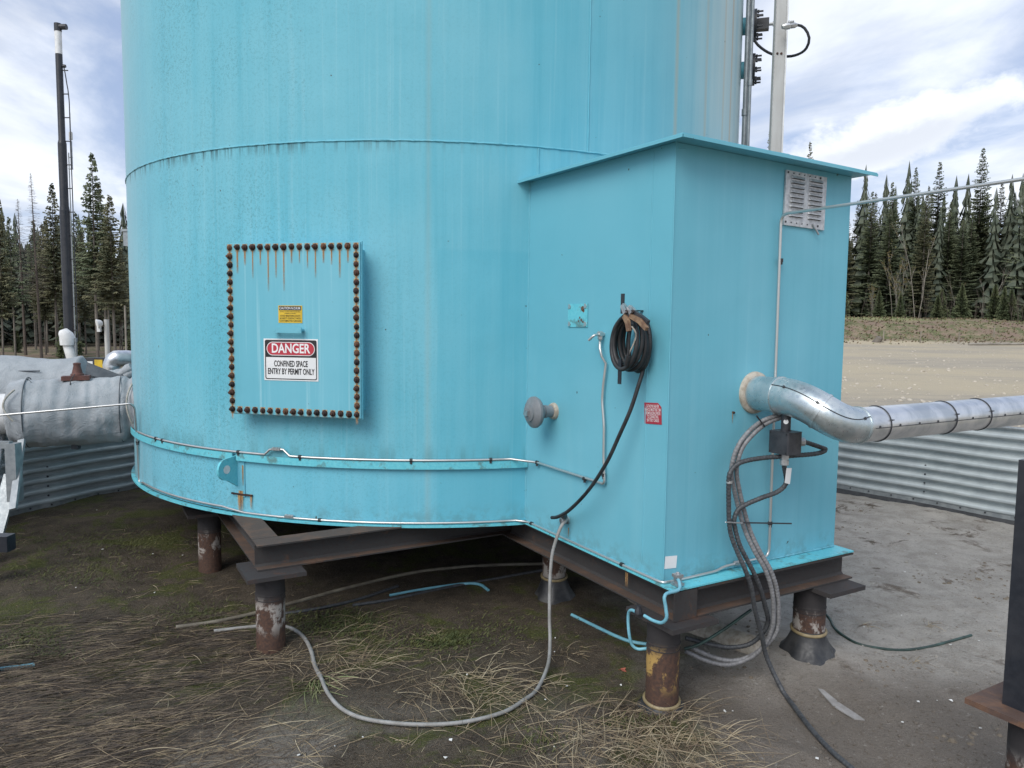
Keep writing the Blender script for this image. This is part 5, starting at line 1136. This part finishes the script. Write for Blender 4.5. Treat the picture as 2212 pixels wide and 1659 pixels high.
strands('flattened_straw', 'brown flattened straw lying over the soil on the left', 'straw', flatS, 'straw_flat', 'straw_flat', 'straw_dark', 'straw_dark', 'straw_dark', 'straw_flat', 'straw')
strands('green_grass', 'green grass tuft where the pale conduit bends', 'grass', green, 'green_blade')
strands('moss', 'dark green moss cushions on the soil', 'moss', moss, 'moss_blade')
# scraps and pebbles
mb = MB()
for _ in range(36):
    x, y = rg.choice(((rg.uniform(0,420), rg.uniform(1100,1290)), (rg.uniform(1820,2200), rg.uniform(1120,1620)), (rg.uniform(1500,2150), rg.uniform(1300,1650)), (rg.uniform(600,1350), rg.uniform(1380,1640))))
    q = onF(x, y, .004); s = rg.uniform(.004,.011); a = rg.uniform(0,6); P = [q + Vector((math.cos(a+k*1.57)*s*rg.uniform(.6,1.3), math.sin(a+k*1.57)*s*rg.uniform(.6,1.3), rg.uniform(0,.006))) for k in range(4)]; mb.prism(P, Z*.003)
ob = mb.build('paper_scraps', M['litter_white'], None); tag(ob, 'tiny white scraps scattered over the ground', 'litter', kind='stuff')
mb = MB()
for _ in range(1500):
    x, y = rg.uniform(1450, 2230), rg.uniform(1100, 1680); q = onF(x, y, .002); s = abs(rg.gauss(0,.004))+.002
    mb.lathe(q, Vector((rg.gauss(0,.3),rg.gauss(0,.3),1)), [(-s*.4,s*.7),(0,s),(s*.5,s*.6)], 5)
ob = mb.build('pebbles', M['floor_soil'], None); tag(ob, 'small pebbles and crumbs on the grey silt', 'pebbles', kind='stuff')
mb = MB()
for cx, cy, sx_, sy_, n in ((1850,1100,40,14,60),(1835,1140,30,12,50),(2010,1245,60,12,60),(2120,1250,60,20,110),(2160,1290,50,14,60),(1940,1440,60,22,70),(2080,1590,50,14,40),(1640,1370,40,20,60),(1560,1450,50,14,40),(1990,1140,60,16,30),(2150,1360,50,14,20)):
    for _ in range(int(n*.6)):
        q = onF(cx + rg.gauss(0,.9)*sx_, cy + rg.gauss(0,.6)*sy_); s = abs(rg.gauss(0,.007))+.003
        mb.lathe(q - Z*.003, Vector((rg.gauss(0,.3),rg.gauss(0,.3),1)), [(-s*.3,s*.8),(0,s*rg.uniform(.8,1.2)),(s*.35,s*.7),(s*.6,s*.25)], 6)
ob = mb.build('soil_clods', M['clod_soil'], None, 80); tag(ob, 'dark brown crumbs of soil lying on the grey silt', 'soil', kind='stuff')
q = onF(1345, 1449, .006); mb = MB(); P = [q + Vector((math.cos(a), math.sin(a), 0))*(.024 if i % 2 else .013) + Z*(.006*math.sin(a*2)) for i, a in enumerate([k*2*PI/10 for k in range(10)])]; mb.prism(P, Z*.001); ob = mb.build('fallen_leaf', M['leaf_red'], None); tag(ob, 'small red fallen leaf left of the near pile', 'leaf')
# ledge slab of lifted liner on the right
P = [onF(x, y) for x, y in ((1766,1490),(1778,1492),(1812,1520),(1850,1545),(1868,1558),(1846,1556),(1800,1528))]; mb = MB(); mb.prism([p + Z*.002 for p in P], Z*.006); ob = mb.build('liner_patch', M['liner_grey'], None); tag(ob, 'pale torn liner edge showing through the silt on the right', 'liner')

# ------------------------------------------------------------------ trees
def spruce(seed, H, base, wid, dens, mats=('bark','needles'), dead=False, nz=1.0):
    rg = random.Random(seed); tr = MB(); n = 10; lean = rg.uniform(-.01,.01)*H
    path = [(lean*(i/n)**2, 0, H*i/n - .3*(i == 0)) for i in range(n+1)]; r0 = H*.0085
    tr.tube(path, [max(r0*(1-i/n)**.8, .012) for i in range(n+1)], 7); cr = MB(); z = H*base
    if not dead:
        for k in range(14): # dead lower twigs
            zz = rg.uniform(.12*H, H*base+.1); a = rg.uniform(0,2*PI); L = rg.uniform(.4,1.2); tr.tube([(0,0,zz),(math.cos(a)*L,math.sin(a)*L,zz-.25*L)], [.012,.004], 3, cap=False)
    while z < H*.995:
        t = (z - H*base)/(H*(1-base)); prof = (min(1, (t+.12)/.22)**.7)*(1-t)**.95 + .012
        for k in range(rg.randint(7, 10)):
            L = wid*prof*rg.uniform(.5, 1.25) + .07
            if rg.random() > dens: continue
            a = rg.uniform(0, 2*PI); dr = rg.uniform(.10,.45)*(1-t*1.3); d = Vector((math.cos(a), math.sin(a), -dr)); s = Vector((-math.sin(a), math.cos(a), 0)); o = Vector((lean*(z/H)**2, 0, z + rg.uniform(-.15,.15)))
            if dead:
                tr.tube([o, o + d*L*.6 + Z*.0, o + d*L - Z*.05], [.014,.009,.004], 3, cap=False)
                for q in range(3): b = o + d*L*rg.uniform(.4,1); e = b + (d + s*rg.uniform(-1,1))*L*.3; tr.tube([b, e], [.006,.003], 3, cap=False)
                continue
            ns = max(2, int(L/.24*nz))
            for q in range(ns):
                f = (q+.7)/ns; c = o + d*(L*f) + Z*(.18*L*f*f); w_ = (min(.14, .03+.10*L) + .26*L*(1-f)*.6)*rg.uniform(.7,1.2); ln = min(.36, .10+.20*L)*rg.uniform(.7,1.4)
                for sg in (-1, 1):
                    tip = c + d*ln*.6 + s*(sg*w_) - Z*rg.uniform(.02,.16); cr.add([c - d*.2*ln, c + d*ln*.5 + Z*.03, tip, c + s*(sg*w_*.55) - d*.05 - Z*.05], [(0,1,2,3)])
                if rg.random() < .6: cr.add([c, c + d*ln*.4 - Z*.02, c - Z*rg.uniform(.4,.9)*ln + s*rg.uniform(-.1,.1)], [(0,1,2)])
        z += H*(.017 - .007*t)*rg.uniform(.7,1.2)
    return tr.mesh('trunk', M[mats[0]], 60), (cr.mesh('crown', M[mats[1]]) if cr.f else None)
def bare(seed, H, spread, mat='twig', bud=None):
    rg = random.Random(seed); tr = MB(); cr = MB()
    def grow(p, d, L, r, lv):
        pts = [p]; q = p
        for i in range(3): d = (d + Vector((rg.gauss(0,.05), rg.gauss(0,.05), .05))).normalized(); q = q + d*L/3; pts.append(q)
        tr.tube(pts, [r, r*.85, r*.7, r*.5], 4 if lv else 6, cap=False)
        if lv >= 3: 
            if bud: cr.add([q, q+Vector((.12,0,.05)), q+Vector((0,.1,.14))], [(0,1,2)]); cr.add([q, q+Vector((-.1,.05,.08)), q+Vector((.03,-.1,.12))], [(0,1,2)])
            return
        for k in range(rg.randint(3, 5)): 
            f = rg.uniform(.3, 1); b = pts[0] + (pts[-1]-pts[0])*f; nd = (d + Vector((rg.gauss(0,1), rg.gauss(0,1), .2))*spread).normalized(); grow(b, nd, L*rg.uniform(.25,.45), r*.45, lv+1)
    for k in range(rg.randint(1, 3)): grow(Vector((rg.uniform(-.3,.3), rg.uniform(-.3,.3), -.2)), Vector((rg.gauss(0,.1), rg.gauss(0,.1), 1)).normalized(), H*rg.uniform(.6,.8), H*.0042, 0)
    return tr.mesh('stem', M[mat], 60), (cr.mesh('crown', M[bud]) if cr.f else None)
SP_R = [spruce(100+i, 24, b, w_, (.95,.8,.9,.72,.88)[i], ('bark', ('needles','needles_b')[i % 2])) for i, (b, w_) in enumerate(((.05,3.4),(.07,3.0),(.04,3.8),(.09,2.8),(.05,3.3)))]
SP_L = [spruce(200+i, 15, b, w_, (.75,.82,.6,.8)[i], ('bark', ('needles','needles_b')[i % 2]), nz=1.1) for i, (b, w_) in enumerate(((.38,1.6),(.34,1.8),(.44,1.3),(.28,1.9)))]
SP_D = [spruce(300+i, 15, .35, 1.0, .8, ('twig','needles'), True) for i in range(2)]
SP_S = [spruce(400+i, 5, .05, 1.1, .95, ('bark','needles_pale')) for i in range(2)]
BIRCH = [bare(500, 11, .32, 'pale_bark', 'buds'), bare(501, 9, .35, 'pale_bark', 'buds')]
SHRUB = [bare(510+i, 5, .38, 'twig') for i in range(3)]
def plant(name, label, cat, meshes, x, y, sc, grp, part2='crown', rot=None, trunk='trunk'):
    o = bpy.data.objects.new(name, None); COL.objects.link(o); o.location = (x, y, tz(x, y)); k_ = sc*random.uniform(.78,1.22); o.scale = (k_, k_*random.uniform(.9,1.1), sc); o.rotation_euler = (random.gauss(0,.012), random.gauss(0,.012), random.random()*6.28 if rot is None else rot); tag(o, label, cat, grp)
    for nm, me in zip((trunk, part2), meshes):
        if me: c = bpy.data.objects.new(nm, me); COL.objects.link(c); c.parent = o
    return o
def at_px(px, Y): return (px-1106)/FPX*Y*1.0
def top_scale(px, ytop, Y, H):
    x = at_px(px, Y); return (atY(px, ytop, Y).z - tz(x, Y))/H
NLF = {}
# named trees of the left wood (tops read off the photograph)
LN = [(210,330,50,0,'tallest spruce in the left wood, right of the black stack'), (232,395,52,1,'second spruce right of the black stack, nearly touching the tallest'), (248,420,48,1,'dense spruce closest to the left edge of the tank'), (5,425,50,3,'full spruce cut by the left edge of the picture'), (32,470,54,0,'pointed spruce second from the left edge'), (122,395,55,1,'spruce whose top shows just left of the black stack'), (98,480,57,3,'broad spruce left of the black stack'), (185,490,58,3,'shorter spruce just right of the black stack'), (172,455,60,2,'thin spruce between stack and tallest spruce')]
for px, yt, Y, v_, lab in LN: plant('spruce_tree', lab, 'tree', SP_L[v_], at_px(px, Y), Y, top_scale(px, yt, Y, 15), 'left wood')
for px, yt, Y, lab in ((88,375,53,'bare dead tree with the highest grey twigs left of the stack'), (54,430,56,'bare dead tree near the left edge')): plant('dead_tree', lab, 'tree', SP_D[int(px) % 2], at_px(px, Y), Y, top_scale(px, yt, Y, 15), 'left wood')
for i in range(30):
    px, Y = random.uniform(-230, 330), random.uniform(54, 92); plant('spruce_tree', 'slim dark spruce deeper in the left wood', 'tree', random.choice(SP_L), at_px(px, Y), Y, random.uniform(.62,1.02)*top_scale(px, 470, Y, 15), 'slim spruces deep in the left wood')
RN = [(2098,318,112,2,'tall spruce rising highest clear of the right wood'), (2205,300,104,2,'big dark spruce cut by the right edge'), (2008,350,115,0,'slender spruce left of the tall clear one'), (1960,362,112,2,'broad spruce above the pale birches'), (1918,392,114,4,'spruce third from the shed corner'), (1868,415,118,1,'cluster spruce nearest the shed corner'), (2140,392,110,1,'spruce right of the tall clear one'), (2165,405,112,4,'full spruce second from the right edge'), (2042,412,113,0,'lower spruce right of the slender one'), (1985,400,119,3,'spruce tucked between broad and slender spruces'), (1842,432,121,3,'spruce half hidden by the shed edge')]
for px, yt, Y, v_, lab in RN: plant('spruce_tree', lab, 'tree', SP_R[v_], at_px(px, Y), Y, top_scale(px, yt, Y, 24), 'right wood')
for px, yt, Y, lab in ((1650,275,118,'lone spruce top showing left of the pale post'), (1730,306,120,'small spruce top showing right of the pale post above the shed roof')): plant('spruce_tree', lab, 'tree', SP_R[3], at_px(px, Y), Y, top_scale(px, yt, Y, 24), 'right wood')
for i in range(112):
    px, Y = random.uniform(1770, 2400), random.uniform(108, 140); plant('spruce_tree', 'dark spruce in the body of the right wood', 'tree', random.choice(SP_R), at_px(px, Y), Y, random.choice((.55,.7,.8,.88,.95,1.0,1.08))*random.uniform(.94,1.06)*top_scale(px, 445, Y, 24), 'dark spruces in the body of the right wood')
for px, Y, s in ((1935,104,1.0),(1925,105,.9),(1880,104,.6),(2120,104,.75),(2062,106,.65)): plant('birch_tree', 'thin pale-stemmed budding birch before the right wood', 'tree', random.choice(BIRCH), at_px(px, Y), Y, s, 'budding birches before the right wood', trunk='stem')
plant('birch_tree', 'yellowish budding birch high among the spruces', 'tree', BIRCH[0], at_px(1975, 106), 106, 1.35, 'right wood', trunk='stem')
for px, Y, s in ((2195,92,.9),(2180,93,.8),(2208,90,1.0),(2225,91,1.1)): plant('bare_shrub', 'bare grey shrub at the right end of the bank', 'shrub', random.choice(SHRUB), at_px(px, Y), Y, s, 'bare shrubs at the right end of the bank', trunk='stem')
for i in range(34): px, Y = random.uniform(1790, 2330), random.uniform(100, 106); plant('bare_shrub', 'thin bare sapling along the foot of the right wood', 'shrub', random.choice(SHRUB), at_px(px, Y), Y, random.uniform(.5,1.05), 'bare saplings along the foot of the right wood', trunk='stem')
for i in range(16): px, Y = random.uniform(1790, 2330), random.uniform(100, 105); plant('young_spruce', 'low young spruce at the foot of the right wood', 'tree', random.choice(SP_S), at_px(px, Y), Y, random.uniform(.4,1.1), 'young spruces at the foot of the right wood')
for i in range(10): px, Y = random.uniform(-100, 300), random.uniform(48, 60); plant('young_spruce', 'low young spruce under the left wood', 'tree', random.choice(SP_S), at_px(px, Y), Y, random.uniform(.3,.8), 'young spruces under the left wood')
# the mass of the wood behind
V_, F_ = [], []; rg = random.Random(77)
for i in range(900):
    an = rg.uniform(-.9, .9)
    D = rg.uniform(125, 200) if an > .05 else rg.uniform(84, 150)
    if -.42 < an < .33 and rg.random() < .4: continue
    x, y = D*math.sin(an), D*math.cos(an); H = rg.uniform(14, 23) if an > .05 else rg.uniform(9, 15); z0 = tz(x, y); w_ = H*.11; b = len(V_)
    for q in range(16):
        f0 = .06 + .94*q/16; rr = w_*(1-f0)+.15; zc_ = z0 + H*f0; n = 7; ph0_ = rg.uniform(0,6)
        for k in range(n):
            a = ph0_ + 2*PI*k/n; r1 = rr*rg.uniform(.6,1.25); c_, s_ = math.cos(a), math.sin(a); hh = H*.075; b = len(V_)
            V_ += [(x, y, zc_+hh), (x + c_*r1 - s_*r1*.35, y + s_*r1 + c_*r1*.35, zc_-hh*.5*rg.random()), (x + c_*r1*.6, y + s_*r1*.6, zc_-hh*.6), (x + c_*r1 + s_*r1*.35, y + s_*r1 - c_*r1*.35, zc_-hh*.5*rg.random())]; F_.append((b, b+1, b+2, b+3))
me = bpy.data.meshes.new('distant_wood'); me.from_pydata(V_, [], F_); me.materials.append(M['needles_far']); tag(link('distant_wood', me), 'dark mass of distant conifers behind the nearer trees', 'wood', kind='stuff')
# fence posts, log and stump along the bank
for px, Y in ((1905,84.5),(1985,84),(2068,83.5),(2143,86)):
    x = at_px(px, Y); m = MB(); m.tube([(x,Y,tz(x,Y)-.3), (x+.03,Y,tz(x,Y)+1.35)], .07, 7); ob = m.build('fence_post', M['wood_grey'], None, 50); tag(ob, {1905:'short fence post before the bank nearest the shed',1985:'second fence post from the shed before the bank',2068:'third fence post from the shed before the bank',2143:'fence post furthest right on the bank'}[px], 'post', 'fence posts along the bank')
x, Y = at_px(2090, 82), 82; m = MB(); m.tube([(x,Y,tz(x,Y)+.12), (x+6.5,Y+.4,tz(x+6.5,Y)+.14)], .13, 8); tag(m.build('log', M['pale_bark'], None, 50), 'long pale log lying at the foot of the bank', 'log')
x, Y = at_px(1890, 85), 85; m = MB(); m.lathe((x,Y,tz(x,Y)-.2), (.3,-.4,1), [(0,.55),(.4,.42),(.8,.36),(.9,.2)], 9); tag(m.build('stump', M['bark'], None, 30), 'dark stump at the foot of the bank', 'stump')
x, Y = at_px(215, 46), 46; m = MB(); m.tube([(x-.6,Y,tz(x,Y)+.35), (x+1.6,Y+1,tz(x,Y)+.15)], .07, 7); tag(m.build('log', M['pale_bark'], None, 50), 'thin fallen log at the edge of the left wood', 'log')

# dead brush on the bank and loose stones on the yard
rg = random.Random(9); V_, F_ = [], []
for _ in range(3000):
    px, Y = rg.uniform(1780, 2330), rg.uniform(83, 99); x = at_px(px, Y); z = tz(x, Y)
    if z < .05 and rg.random() < .8: continue
    h = rg.uniform(.05,.24); w_ = rg.uniform(.06,.2); a = rg.gauss(0,.3); b = len(V_); V_ += [(x-w_, Y, z-.05), (x+w_, Y+.05, z-.05), (x+a*h+w_*.4, Y+rg.gauss(0,.1), z+h)]; F_.append((b, b+1, b+2))
me = bpy.data.meshes.new('bank_brush'); me.from_pydata(V_, [], F_); [me.materials.append(M[q]) for q in ('straw', 'straw_flat', 'moss_blade', 'green_blade')]; me.polygons.foreach_set('material_index', [rg.choice((0,0,1,1,2,3)) for _ in F_]); tag(link('bank_brush', me), 'dry brush and grass growing over the bank', 'brush', kind='stuff')
mb = MB()
for _ in range(800):
    Y = 11 + 72*rg.random()**1.6; px = rg.uniform(1760, 2330); x = at_px(px, Y); s_ = abs(rg.gauss(0,.03))+.018; mb.lathe((x, Y, tz(x, Y)), (rg.gauss(0,.3), rg.gauss(0,.3), 1), [(-s_*.3,s_*.8),(s_*.15,s_),(s_*.5,s_*.5)], 5)
ob = mb.build('yard_stones', M['stone_pale'], None); tag(ob, 'loose pale stones scattered over the tan yard', 'stones', kind='stuff')
